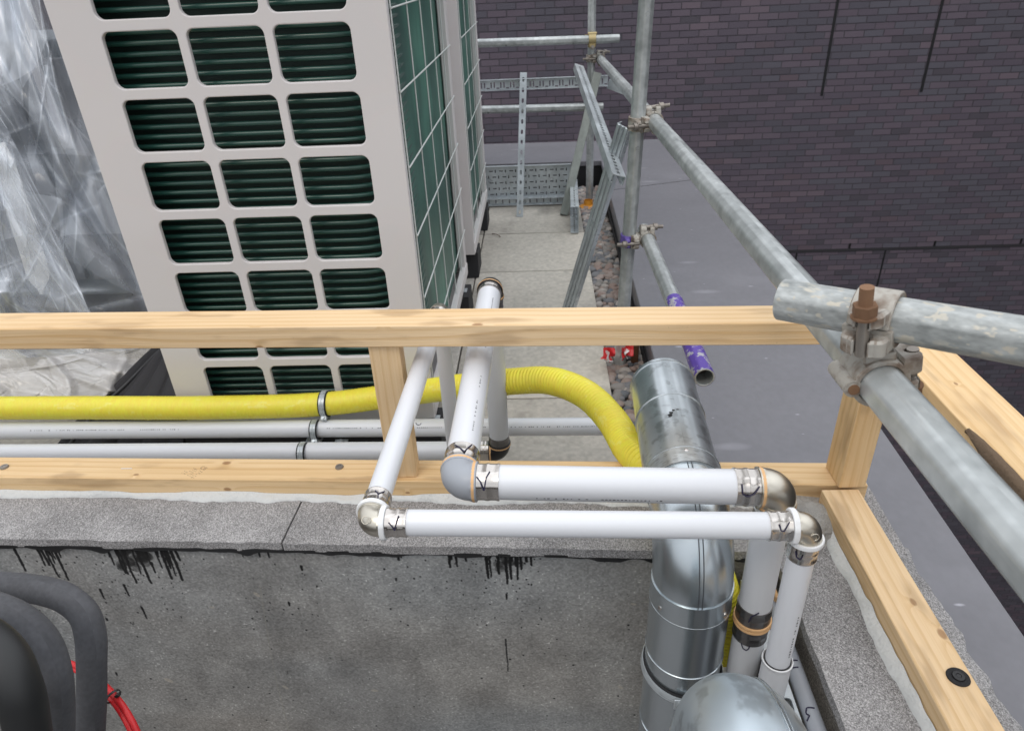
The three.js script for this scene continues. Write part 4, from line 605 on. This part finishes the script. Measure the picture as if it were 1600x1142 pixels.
// ================================================================== SCAFFOLD
const TR = 0.02415;
function scaffTube(a, b, label, m = M.tube, name = 'scaffold_tube') { const t = thing(name, label, 'scaffold tube', 'scaffold tubes of the edge guard'); part('tube_wall', hollow(a, b, TR, TR - 0.004), m, t); const d = towards(a, b); part('tube_bore', rod(a.clone().addScaledVector(d, 0.05), b.clone().addScaledVector(d, -0.05), TR - 0.0042, 20), M.tubeInside, t); return t; }
function arcBand(r, th, w, a0, a1) { const s = new THREE.Shape(); s.absarc(0, 0, r + th, a0, a1, false); s.absarc(0, 0, r, a1, a0, true); return plateShape(s, w, 0.0012, 20).translate(0, 0, -w / 2); }
function coupler(pA, dA, pB, dB, label, { m = M.cast, mB = m, bolt = M.boltSteel, nut = M.boltSteel, tip = false, sA = 1, sB = 1 } = {}) {       // clamps tube A (point, direction) to tube B
  const t = thing('scaffold_coupler', label, 'coupler', 'couplers clamping the scaffold tubes'); const mid = pA.clone().add(pB).multiplyScalar(0.5);
  const half = (p, d, other, sg, mat) => {
    let y = p.clone().sub(other); y.addScaledVector(d, -y.dot(d)).normalize(); const x = y.clone().cross(d).multiplyScalar(sg), z = x.clone().cross(y), mt = new THREE.Matrix4().makeBasis(x, y, z).setPosition(p), T = g => merge(Array.isArray(g) ? g : [g]).applyMatrix4(mt);
    const lug = (yy, w, th = 0.014) => { const s = new THREE.Shape(); s.moveTo(TR - 0.002, -w / 2); s.lineTo(0.034, -w / 2 + 0.002); s.absarc(0.036, -w / 2 + 0.012, 0.010, -Math.PI / 2, 0); s.lineTo(0.0475, -0.0105); s.absarc(0.0455, -0.009, 0.0025, 0, Math.PI / 2); s.lineTo(0.042, -0.0068); s.absarc(0.0395, 0, 0.0068, -Math.PI / 2, Math.PI / 2, true); s.lineTo(0.0455, 0.0068); s.absarc(0.0455, 0.009, 0.0025, -Math.PI / 2, 0); s.lineTo(0.046, w / 2 - 0.012); s.absarc(0.036, w / 2 - 0.012, 0.010, 0, Math.PI / 2); s.lineTo(TR - 0.002, w / 2); return plateShape(s, th, 0.0028).rotateX(Math.PI / 2).translate(0, yy + th / 2, 0); };
    part('saddle', metreUV(T([arcBand(TR + 0.0003, 0.0065, 0.048, Math.PI * 0.98, Math.PI * 2.0), lug(-0.016, 0.050, 0.016), box(0.034, 0.012, 0.04, 0.003, 0, -TR - 0.0075, 0)])), mat === M.castPurple ? M.cast : mat, t);
    part('flap', metreUV(T([arcBand(TR + 0.0006, 0.006, 0.040, 0.06, Math.PI * 0.98), lug(0.0155, 0.040, 0.011)])), mat, t);
    part('hinge_pin', T(rod(V(-TR - 0.0065, -0.001, -0.027), V(-TR - 0.0065, -0.001, 0.027), 0.0062, 16)), M.rust, t); part('hinge_knuckle', T([rod(V(-TR - 0.0065, -0.001, -0.0255), V(-TR - 0.0065, -0.001, 0.0255), 0.0102, 18)]), mat, t);
    const thr = [rod(V(0.042, -0.026, 0), V(0.042, 0.054, 0), 0.0064, 18)]; for (let k = 0; k < 9; k++) thr.push(ring([[0.0062, -0.0008], [0.0068, 0], [0.0062, 0.0008]], V(0.042, 0.034 + k * 0.002, 0), V(0, 1, 0), 16));
    part('bolt', T(thr), bolt, t); if (tip) part('bolt_end', T(rod(V(0.042, 0.034, 0), V(0.042, 0.0545, 0), 0.0071, 20)), M.rust, t); part('nut', T([new THREE.CylinderGeometry(0.0124, 0.0124, 0.012, 6).translate(0.042, 0.0285, 0), ring([[0.005, 0], [0.0135, 0], [0.0135, 0.0022], [0.011, 0.003]], V(0.042, 0.0198, 0), V(0, 1, 0), 24)]), nut, t);
  };
  half(pA, dA, pB, sA, m); half(pB, dB, pA, sB, mB); return t;
}
{
  const lx = 0.372, ly0 = 0.975, ly1 = 0.856, led = z => V(lx, ly1 + (ly0 - ly1) * (z + 4.649) / (4.649 - 0.412), z), dL = towards(led(-4.7), led(0.2));
  scaffTube(led(-4.72), led(0.75), 'long galvanised guard rail tube running away along the roof edge');
  const s0 = V(0.293, -0.05, -2.41), s1 = onZ(1010.5, 0, -2.385), dS = towards(s0, s1), s2 = s0.clone().addScaledVector(dS, 2.1); scaffTube(s0, s2, 'near upright scaffold tube standing in the pebbles'); const sAt = y => s0.clone().addScaledVector(dS, (y - s0.y) / dS.y);
  const f0 = V(0.318, -0.05, -4.65), f1 = V(0.316, 2.0, -4.65); scaffTube(f0, f1, 'far upright scaffold tube in the pebble corner');
  const u0 = onZ(700, 68.5, -4.59), u1 = onZ(968, 60, -4.59); const fo = 0.066; scaffTube(V(-2.2, u0.y + 0.01, -4.585), u1, 'upper cross tube behind the condensers, its cut end past the upright');
  const w1 = onZ(930, 167, -4.585); scaffTube(V(-2.2, w1.y + 0.03, -4.585), V(w1.x + 0.05, w1.y, -4.585), 'lower cross tube behind the condensers and the slotted uprights');
  const tz = -1.429, te = V(0.377, 0.518, tz), ts = V(0.374, 0.512, -2.50); const lt = scaffTube(ts, te, 'lower guard rail tube with chipped purple end pointing at the camera'); part('purple_paint', hollow(V(te.x, te.y, -1.86), V(te.x, te.y, tz - 0.001), TR + 0.0004, TR - 0.0002), M.purple, lt);
  const L = at(1221, 468, 0.822), Rr = at(1600, 533, 0.672), dT = towards(L, Rr); const tt = scaffTube(L, L.clone().addScaledVector(dT, 0.9), 'cement splashed scaffold tube crossing above the guard rail at right', M.dirtyTube);
  const onT = L.clone().addScaledVector(dT, at(1372, 494, 0.76).sub(L).dot(dT)), zc = onT.z; coupler(onT, dT, led(zc), dL, 'large weathered coupler with rusty bolt at the crossing nearest the camera', { bolt: M.boltSteel, nut: M.rust, tip: true, sA: -1, sB: -1 });
  coupler(sAt(0.915), dS, led(-2.41), dL, 'coupler joining the near upright to the long guard rail', { sA: -1, sB: -1 });
  coupler(sAt(0.512), dS, V(0.374, 0.512, -2.41), Z, 'coupler with purple paint on the near upright, low down', { m: M.castPurple, mB: M.cast, sA: -1, sB: -1 });
  coupler(V(0.317, 0.862, -4.65), Y, led(-4.65), dL, 'coupler at the far end of the long guard rail', { sA: -1, sB: -1 });
  coupler(V(0.317, 0.968, -4.65), Y, V(0.317, u1.y + 0.0013, -4.587), X, 'brassy coupler holding the upper cross tube to the far upright', { m: M.castBrass, sA: 1, sB: -1 });
  coupler(V(0.317, w1.y, -4.65), Y, V(0.317, w1.y, -4.587), X, 'rusty coupler holding the lower cross tube to the far upright', { m: M.cast, bolt: M.rust, nut: M.rust, sA: 1, sB: 1 });
}

// ---- offcuts of channel and cable tray at the far end
{
  const G = 'steel channel offcuts leaning by the scaffold';
  strut('strut_channel', onY(812, 339, 0.001), onZ(818, 113, -4.5), V(0, 0.2, 1), 'upright slotted channel standing on the far slab before the tray', 0.041, 0.041, 0.06, G);
  strut('strut_channel', at(968, 274, 2.42), at(905, 101, 3.75), V(0.35, 1, 0.25), 'bright slotted channel lying slanted against the near upright', 0.03, 0.05, 0.034, G);
  const t = thing('ribbed_channel', 'plain ribbed channel leaning from the slabs up to the near upright', 'channel', G); const a = onY(884, 492, 0.002), b = at(974, 197, 2.52), L = a.distanceTo(b), d = V(-0.4, 0.5, 0.8);
  for (const x of [-0.017, 0, 0.017]) part('rib', along(box(0.010, L, 0.006, 0.002, x, L / 2, 0.003), a, b, d), M.zinc, t); part('back_plate', along(box(0.048, L, 0.003, 0.001, 0, L / 2, -0.0016), a, b, d), M.zinc, t); for (const k of [-1, 1]) part('flange', along(box(0.003, L, 0.03, 0.001, k * 0.0255, L / 2, -0.0135), a, b, d), M.zinc, t);
  const t2 = thing('flat_bar', 'dull flat steel bar leaning against the far upright', 'bar', G), c = onY(881, 336, 0.002), e = onZ(934, 114, -4.60), L2 = c.distanceTo(e); part('bar_body', along(box(0.05, L2, 0.03, 0.004, 0, L2 / 2, 0), c, e, V(0, 0.2, 1)), std({ map: galvTex, color: lin(0.62, 0.62, 0.56), roughness: 0.7, metalness: 0.4 }), t2);
  // slotted tray hung across behind the upright
  const tray = (name, x0, x1, y0, y1, z, rows, label) => { const t = thing(name, label, 'cable tray', 'cable tray lengths at the far end'); const s = new THREE.Shape(); s.moveTo(x0, y0); s.lineTo(x1, y0); s.lineTo(x1, y1); s.lineTo(x0, y1); s.lineTo(x0, y0); for (const f of rows) f(s); part('perforated_web', metreUV(plateShape(s, 0.002, 0.0003, 4).translate(0, 0, z)), M.zinc, t); part('flange', box(x1 - x0, 0.003, 0.026, 0.001, (x0 + x1) / 2, y1 + 0.001, z + 0.012), M.zinc, t); part('flange', box(x1 - x0, 0.003, 0.026, 0.001, (x0 + x1) / 2, y0 - 0.001, z + 0.012), M.zinc, t); return t; };
  const e0 = onZ(745, 134, -4.69), e1 = onZ(950, 131, -4.69);
  const hz = tray('cable_tray', -1.2, e1.x, e0.y - 0.03, e0.y + 0.03, -4.70, [s => { for (let x = -0.5; x < e1.x - 0.02; x += 0.062) { s.holes.push(rrect(new THREE.Path(), x, e0.y - 0.02, 0.008, 0.034, 0.003)); s.holes.push(rrect(new THREE.Path(), x + 0.02, e0.y - 0.02, 0.008, 0.034, 0.003)); s.holes.push(rrect(new THREE.Path(), x + 0.036, e0.y - 0.025, 0.02, 0.008, 0.003)); } }], 'slotted tray length fixed across the uprights above the lower tube');
  part('angled_end', along(box(0.058, 0.17, 0.003, 0.001, 0, 0.085, 0), V(e1.x + 0.002, e1.y, -4.70), V(e1.x + 0.14, e1.y - 0.045, -4.62), V(0, 0, 1)), M.zinc, hz);
  const f0 = onZ(745, 318, -4.50), f1 = onZ(889, 317, -4.50);
  tray('cable_tray', -0.45, f1.x, 0.012, 0.052, -4.50, [s => { for (let x = -0.4; x < f1.x - 0.02; x += 0.045) s.holes.push(rrect(new THREE.Path(), x, 0.018, 0.008, 0.026, 0.003)); }], 'narrow slotted tray on the slab in front of the wide perforated tray');
  tray('cable_tray', -0.45, f1.x + 0.015, 0.05, 0.252, -4.545, [s => { for (let r = 0; r < 5; r++) for (let x = -0.41; x < f1.x - 0.02; x += 0.066) { const yy = 0.066 + r * 0.038, o = r % 2 ? 0.02 : 0; s.holes.push(rrect(new THREE.Path(), x + o, yy - 0.003, 0.026, 0.007, 0.003)); if (x + o + 0.045 < f1.x) s.holes.push(rrect(new THREE.Path(), x + o + 0.038, yy - 0.01, 0.007, 0.02, 0.003)); } }], 'wide perforated tray on edge at the far end of the walkway');
  const t3 = thing('cable_tray', 'short perforated tray on its side pointing at the camera', 'cable tray', 'cable tray lengths at the far end'); const ga = V(0.206, 0, -3.92), gb = V(0.226, 0, -4.50), gl = ga.distanceTo(gb), s3 = new THREE.Shape(); s3.moveTo(0, 0.004); s3.lineTo(gl, 0.004); s3.lineTo(gl, 0.16); s3.lineTo(0, 0.16); s3.lineTo(0, 0.004); for (let r = 0; r < 4; r++) for (let x = 0.03; x < gl - 0.03; x += 0.04) s3.holes.push(rrect(new THREE.Path(), x + (r % 2) * 0.018, 0.03 + r * 0.033, 0.012, 0.006, 0.0028));
  const mt = new THREE.Matrix4().makeBasis(towards(ga, gb), Y, towards(ga, gb).cross(Y)).setPosition(ga); part('perforated_web', metreUV(plateShape(s3, 0.002, 0.0003, 4)).applyMatrix4(mt), M.zinc, t3);
  const s4 = new THREE.Shape(); s4.moveTo(0, 0); s4.lineTo(gl, 0); s4.lineTo(gl, 0.045); s4.lineTo(0, 0.045); s4.lineTo(0, 0); for (let x = 0.02; x < gl - 0.03; x += 0.036) s4.holes.push(rrect(new THREE.Path(), x, 0.017, 0.02, 0.009, 0.003)); for (const y of [0.006, 0.161]) part('flange', metreUV(plateShape(s4, 0.002, 0.0003, 4).rotateX(-Math.PI / 2).translate(0, y, 0)).applyMatrix4(mt), M.zinc, t3);
}

// ---- odds and ends on the walkway
{
  const o = onY(921, 318, 0.0), t = thing('tube_cap', 'orange plastic cap at the foot of the far upright', 'cap', null, V(o.x - 0.008, -0.02, o.z + 0.02)); part('cap_rim', ring([[0.026, 0], [0.06, 0.002], [0.062, 0.008], [0.03, 0.022], [0.028, 0.05], [0.026, 0.05]], V(0, 0, 0), Y, 28), M.orange, t);
  const b = onY(989, 560, 0.0), tb = thing('plastic_packer', 'brown plastic packer beside the foot of the near upright', 'packer', null, V(b.x + 0.006, -0.02, b.z)); part('packer_body', [box(0.028, 0.11, 0.035, 0.004, 0, 0.055, 0), box(0.032, 0.006, 0.04, 0.002, 0, 0.105, 0)], M.brownPlastic, tb);
  const tp = (p, label, s) => { const t = thing('barrier_tape', label, 'tape', 'red and white tape scraps by the near upright', p); for (let k = 0; k < 3; k++) { const g = new THREE.PlaneGeometry(0.045, 0.035, 8, 8), q = g.attributes.position; for (let i = 0; i < q.count; i++) q.setZ(i, (vnoise(q.getX(i) * 60 + k * 5 + s, q.getY(i) * 60 + 3, s) - 0.5) * 0.035); g.computeVertexNormals(); g.rotateX(-0.9 + k * 0.5).rotateY(k * 1.1 + s).translate(rr(-0.012, 0.012), 0.05 + k * 0.012, rr(-0.01, 0.01)); part('tape_fold', metreUV(g), std({ color: k === 1 ? lin(0.72, 0.72, 0.72) : lin(0.6, 0.03, 0.035), roughness: 0.4, side: THREE.DoubleSide }), t); } };
  tp(at(949, 541, 2.66).setY(0.0), 'crumpled red tape scrap left of the near upright foot', 1); tp(at(982, 543, 2.66).setY(0.015), 'crumpled red and white tape scrap right of the near upright foot', 4);
  const w0 = onY(769, 365, 0.004), w1 = onY(782, 370, 0.004); solo('twig', hose(cat(w0, w0.clone().lerp(w1, 0.5).add(V(0.004, 0.004, 0)), w1), 0.0022, 10, 6), M.twig, 'thin brown twig lying on the slab by the second condenser', 'twig');
}

// ================================================================== LEFT: WRAPPED THINGS
{
  const d = thing('wrapped_cabinet', 'dark slate cabinet standing behind the clear plastic at left', 'cabinet'); part('cabinet_body', box(1.4, 1.0, 0.6, 0.01, -2.15, 0.72, -3.0), M.slate, d); part('cabinet_plinth', box(1.3, 0.2, 0.5, 0.004, -2.15, 0.11, -3.0), M.dark, d); for (let k = 0; k < 3; k++) part('door_panel', box(0.42, 0.86, 0.02, 0.006, -2.6 + k * 0.45, 0.73, -2.692), std({ color: lin(0.05 + k * 0.015, 0.06 + k * 0.015, 0.075 + k * 0.015), roughness: 0.5 }), d);
  const s = thing('white_strap', 'flat white plastic strap slanting down behind the clear sheet', 'strap'); { const cv = cat(at(-12, 225, 2.27), at(8, 270, 2.28), at(34, 350, 2.32), at(56, 420, 2.38), at(64, 460, 2.42)), n = 40, pos = [], idx = []; for (let i = 0; i <= n; i++) { const k = i / n, c = cv.getPoint(k), d = cv.getTangent(k), out = EYE.clone().sub(c).normalize(), sd = d.clone().cross(out).normalize(), w = 0.034 * (1 - 0.85 * smooth(0.8, 1, k)); for (const [f, h] of [[-1, 0], [-0.6, 0.004], [0.6, 0.004], [1, 0]]) { const q = c.clone().addScaledVector(sd, f * w).addScaledVector(out, h + 0.006 * Math.sin(k * 7)); pos.push(q.x, q.y, q.z); } } for (let i = 0; i < n; i++) for (let j = 0; j < 3; j++) { const q = i * 4 + j; idx.push(q, q + 1, q + 4, q + 1, q + 5, q + 4); } const g = new THREE.BufferGeometry(); g.setAttribute('position', new THREE.Float32BufferAttribute(pos, 3)); g.setIndex(idx); g.computeVertexNormals(); part('strap_band', metreUV(g), std({ color: lin(0.8, 0.8, 0.78), roughness: 0.5, side: THREE.DoubleSide }), s); }
  const p2 = thing('grey_tube', 'grey tube leaning behind the clear sheet near the top left', 'tube'); part('tube_body', rod(at(0, -60, 2.4), at(110, 230, 2.7), 0.035, 24), std({ color: lin(0.4, 0.4, 0.42), roughness: 0.6 }), p2);
  // clear sheet, creased
  const sheet = (name, grid, n, base, seedN, amp, tint, label) => {
    const nu = n, nv = n, pos = [], idx = [], uvs = []; const R = grid.length - 1, C = grid[0].length - 1;
    const folds = []; for (let k = 0; k < 125; k++) { const sharp = k > 30, a = 0.95 + (hash(k, 1, seedN) - 0.5) * (hash(k, 9, seedN) < 0.4 ? 3.2 : 1.1); folds.push({ u: hash(k, 2, seedN) * 1.1, v: hash(k, 3, seedN) * 1.1, c: Math.cos(a), s: Math.sin(a), l: (sharp ? 0.05 : 0.16) + hash(k, 4, seedN) * (sharp ? 0.22 : 0.4), w: sharp ? 0.0025 + 0.005 * hash(k, 5, seedN) : 0.02 + 0.045 * hash(k, 5, seedN), h: (sharp ? 0.07 : 0.42) * (0.4 + hash(k, 6, seedN)) * (hash(k, 7, seedN) < 0.35 ? -1 : 1), o: 0.3 + 0.9 * hash(k, 8, seedN), sharp }); }
    const creaseAt = (wx, wy) => { let h = 0, op = 0; for (const f of folds) { const du = wx - f.u, dv = wy - f.v, t = (du * f.c + dv * f.s) / f.l; if (t < -1 || t > 1) continue; const d = Math.abs(-du * f.s + dv * f.c) / f.w; if (d > 4) continue; const k = 1 - t * t, e = f.sharp ? Math.exp(-d) : Math.exp(-d * d); h += amp * f.h * k * e; op += k * e * (f.sharp ? 0.4 : 0.13) * f.o; } return [h, op]; };
    const laps = []; for (let k = 0; k < 11; k++) { const a = 0.95 + (hash(k, 31, seedN) - 0.5) * 2.4; laps.push([hash(k, 32, seedN), hash(k, 33, seedN), Math.cos(a), Math.sin(a), 0.12 + 0.4 * hash(k, 34, seedN), 0.03 + 0.14 * hash(k, 35, seedN), 0.06 + 0.16 * hash(k, 36, seedN)]); }
    const lapAt = (x, y) => { let o = 0; for (const [u, v, c, s, l, w, p] of laps) { const t = ((x - u) * c + (y - v) * s) / l, d = (-(x - u) * s + (y - v) * c) / (w * (1 + 0.6 * t)); if (Math.abs(t) < 1 && Math.abs(d) < 1) o += p; } return o; };
    const warp = (u, v) => [u + 0.05 * vnoise(u * 4, v * 4, seedN), v + 0.05 * vnoise(u * 4 + 7, v * 4, seedN)];
    const at2 = new THREE.DataTexture(new Uint8Array(640 * 640 * 4), 640, 640); { const dd = at2.image.data; for (let j = 0; j < 640; j++) for (let i = 0; i < 640; i++) { const u = i / 639, v = j / 639, [wx, wy] = warp(u, v), o = creaseAt(wx, wy)[1], big = smooth(0.4, 0.68, fbm(wx * 0.5, wy * 0.5, 6, 6, 4, seedN + 21)); const a = clamp(base * (0.55 + 0.75 * big) + o + lapAt(wx, wy) + (vnoise(u * 160, v * 160, seedN + 3) - 0.5) * 0.05), k = (j * 640 + i) * 4; dd[k] = dd[k + 1] = dd[k + 2] = a * 255; dd[k + 3] = 255; } } at2.magFilter = at2.minFilter = THREE.LinearFilter; at2.needsUpdate = true;
    const mat = phys({ color: lin(...tint), alphaMap: at2, transparent: true, roughness: 0.16, side: THREE.DoubleSide, clearcoat: 0.8, clearcoatRoughness: 0.12 });
    const P = (u, v) => { const a = Math.min(R - 1, Math.floor(v * R)), b = Math.min(C - 1, Math.floor(u * C)), f = v * R - a, g = u * C - b; return grid[a][b].clone().lerp(grid[a][b + 1], g).lerp(grid[a + 1][b].clone().lerp(grid[a + 1][b + 1], g), f); };
    for (let j = 0; j <= nv; j++) for (let i = 0; i <= nu; i++) {
      const u = i / nu, v = j / nv, q = P(u, v), [wx, wy] = warp(u, v);
      let h = amp * 0.5 * (fbm(wx * 0.5, wy * 0.5, 3, 3, 3, seedN + 1) - 0.5);
      h += creaseAt(wx, wy)[0];
      const dir = EYE.clone().sub(q).normalize(); q.addScaledVector(dir, h); pos.push(q.x, q.y, q.z); uvs.push(u, v);
    }
    for (let j = 0; j < nv; j++) for (let i = 0; i < nu; i++) { const a = j * (nu + 1) + i; idx.push(a, a + nu + 1, a + 1, a + 1, a + nu + 1, a + nu + 2); }
    const g = new THREE.BufferGeometry(); g.setAttribute('position', new THREE.Float32BufferAttribute(pos, 3)); g.setAttribute('uv', new THREE.Float32BufferAttribute(uvs, 2)); g.setIndex(idx); g.computeVertexNormals();
    return solo(name, g, mat, label, 'plastic sheet');
  };
  sheet('plastic_sheet', [[at(-150, -120, 2.2), at(0, -120, 2.15), at(60, -110, 2.1)], [at(-150, 120, 2.2), at(10, 120, 2.18), at(112, 130, 2.2)], [at(-150, 300, 2.3), at(30, 300, 2.25), at(172, 300, 2.3)], [at(-150, 500, 2.45), at(60, 500, 2.4), at(245, 500, 2.4)]], 190, 0.17, 401, 0.15, [0.74, 0.79, 0.86], 'clear crumpled polythene sheet hanging left of the near condenser');
  sheet('plastic_sheet', [[at(-150, 60, 2.1), at(-40, 200, 2.08), at(-10, 160, 2.1)], [at(-150, 250, 2.1), at(0, 330, 2.1), at(70, 320, 2.12)], [at(-150, 420, 2.25), at(0, 470, 2.2), at(140, 490, 2.25)], [at(-150, 560, 2.4), at(30, 560, 2.38), at(225, 545, 2.5)]], 150, 0.15, 431, 0.13, [0.74, 0.79, 0.86], 'second clear polythene layer folded over at the far left edge');
  sheet('plastic_sheet', [[at(-150, 500, 2.55), at(40, 520, 2.55), at(235, 520, 2.62)], [at(-150, 560, 2.52), at(40, 570, 2.52), at(225, 560, 2.6)], [at(-150, 600, 2.45), at(30, 605, 2.5), at(185, 612, 2.5)], [at(-150, 640, 2.42), at(0, 640, 2.45), at(120, 640, 2.46)]], 170, 0.36, 461, 0.11, [0.74, 0.72, 0.70], 'milky crumpled plastic heaped on the slabs behind the yellow hose');
}
{ // padded black bag by the condenser foot
  const t = thing('padded_bag', 'black padded bag with ribbed panels leaning beside the near condenser', 'bag');
  const A = [at(100, 712, 2.36), at(146, 655, 2.44), at(190, 615, 2.50), at(238, 566, 2.62), at(262, 545, 2.68)], Bq = [at(300, 712, 2.28), at(310, 655, 2.34), at(312, 615, 2.40), at(315, 566, 2.46), at(320, 545, 2.5)];
  const n = 60, pos = [], idx = [], cA = cat(...A), cB = cat(...Bq); for (let j = 0; j <= n; j++) for (let i = 0; i <= n; i++) { const u = i / n, v = j / n, q = cA.getPoint(v).lerp(cB.getPoint(v), u), rib = Math.pow(Math.abs(Math.sin(u * Math.PI * 4.5)), 0.5); q.add(V(0, 0.05 * Math.sin(Math.min(1, u * 2.5) * Math.PI / 2) + 0.018 * rib, 0.03)); pos.push(q.x, q.y, q.z); } for (let j = 0; j < n; j++) for (let i = 0; i < n; i++) { const a = j * (n + 1) + i; idx.push(a, a + 1, a + n + 1, a + 1, a + n + 2, a + n + 1); }
  const g = new THREE.BufferGeometry(); g.setAttribute('position', new THREE.Float32BufferAttribute(pos, 3)); g.setIndex(idx); g.computeVertexNormals(); part('ribbed_panel', metreUV(g), std({ color: lin(0.028, 0.027, 0.030), roughness: 0.8, side: THREE.DoubleSide }), t);
  part('edge_roll', hose(cat(...A.map(p => p.clone().add(V(0.012, 0.018, 0.02)))), 0.034, 50, 16), M.fabric, t); part('piping', hose(cat(...A.map(p => p.clone().add(V(0.05, 0.058, 0.035)))), 0.005, 50, 8), M.fabricEdge, t);
  const body = new RoundedBoxGeometry(0.5, 0.11, 0.55, 5, 0.05).rotateY(0.4).translate(-1.33, 0.06, -2.12); part('bag_body', metreUV(body), M.fabric, t);
}

renderer.render(scene, camera);
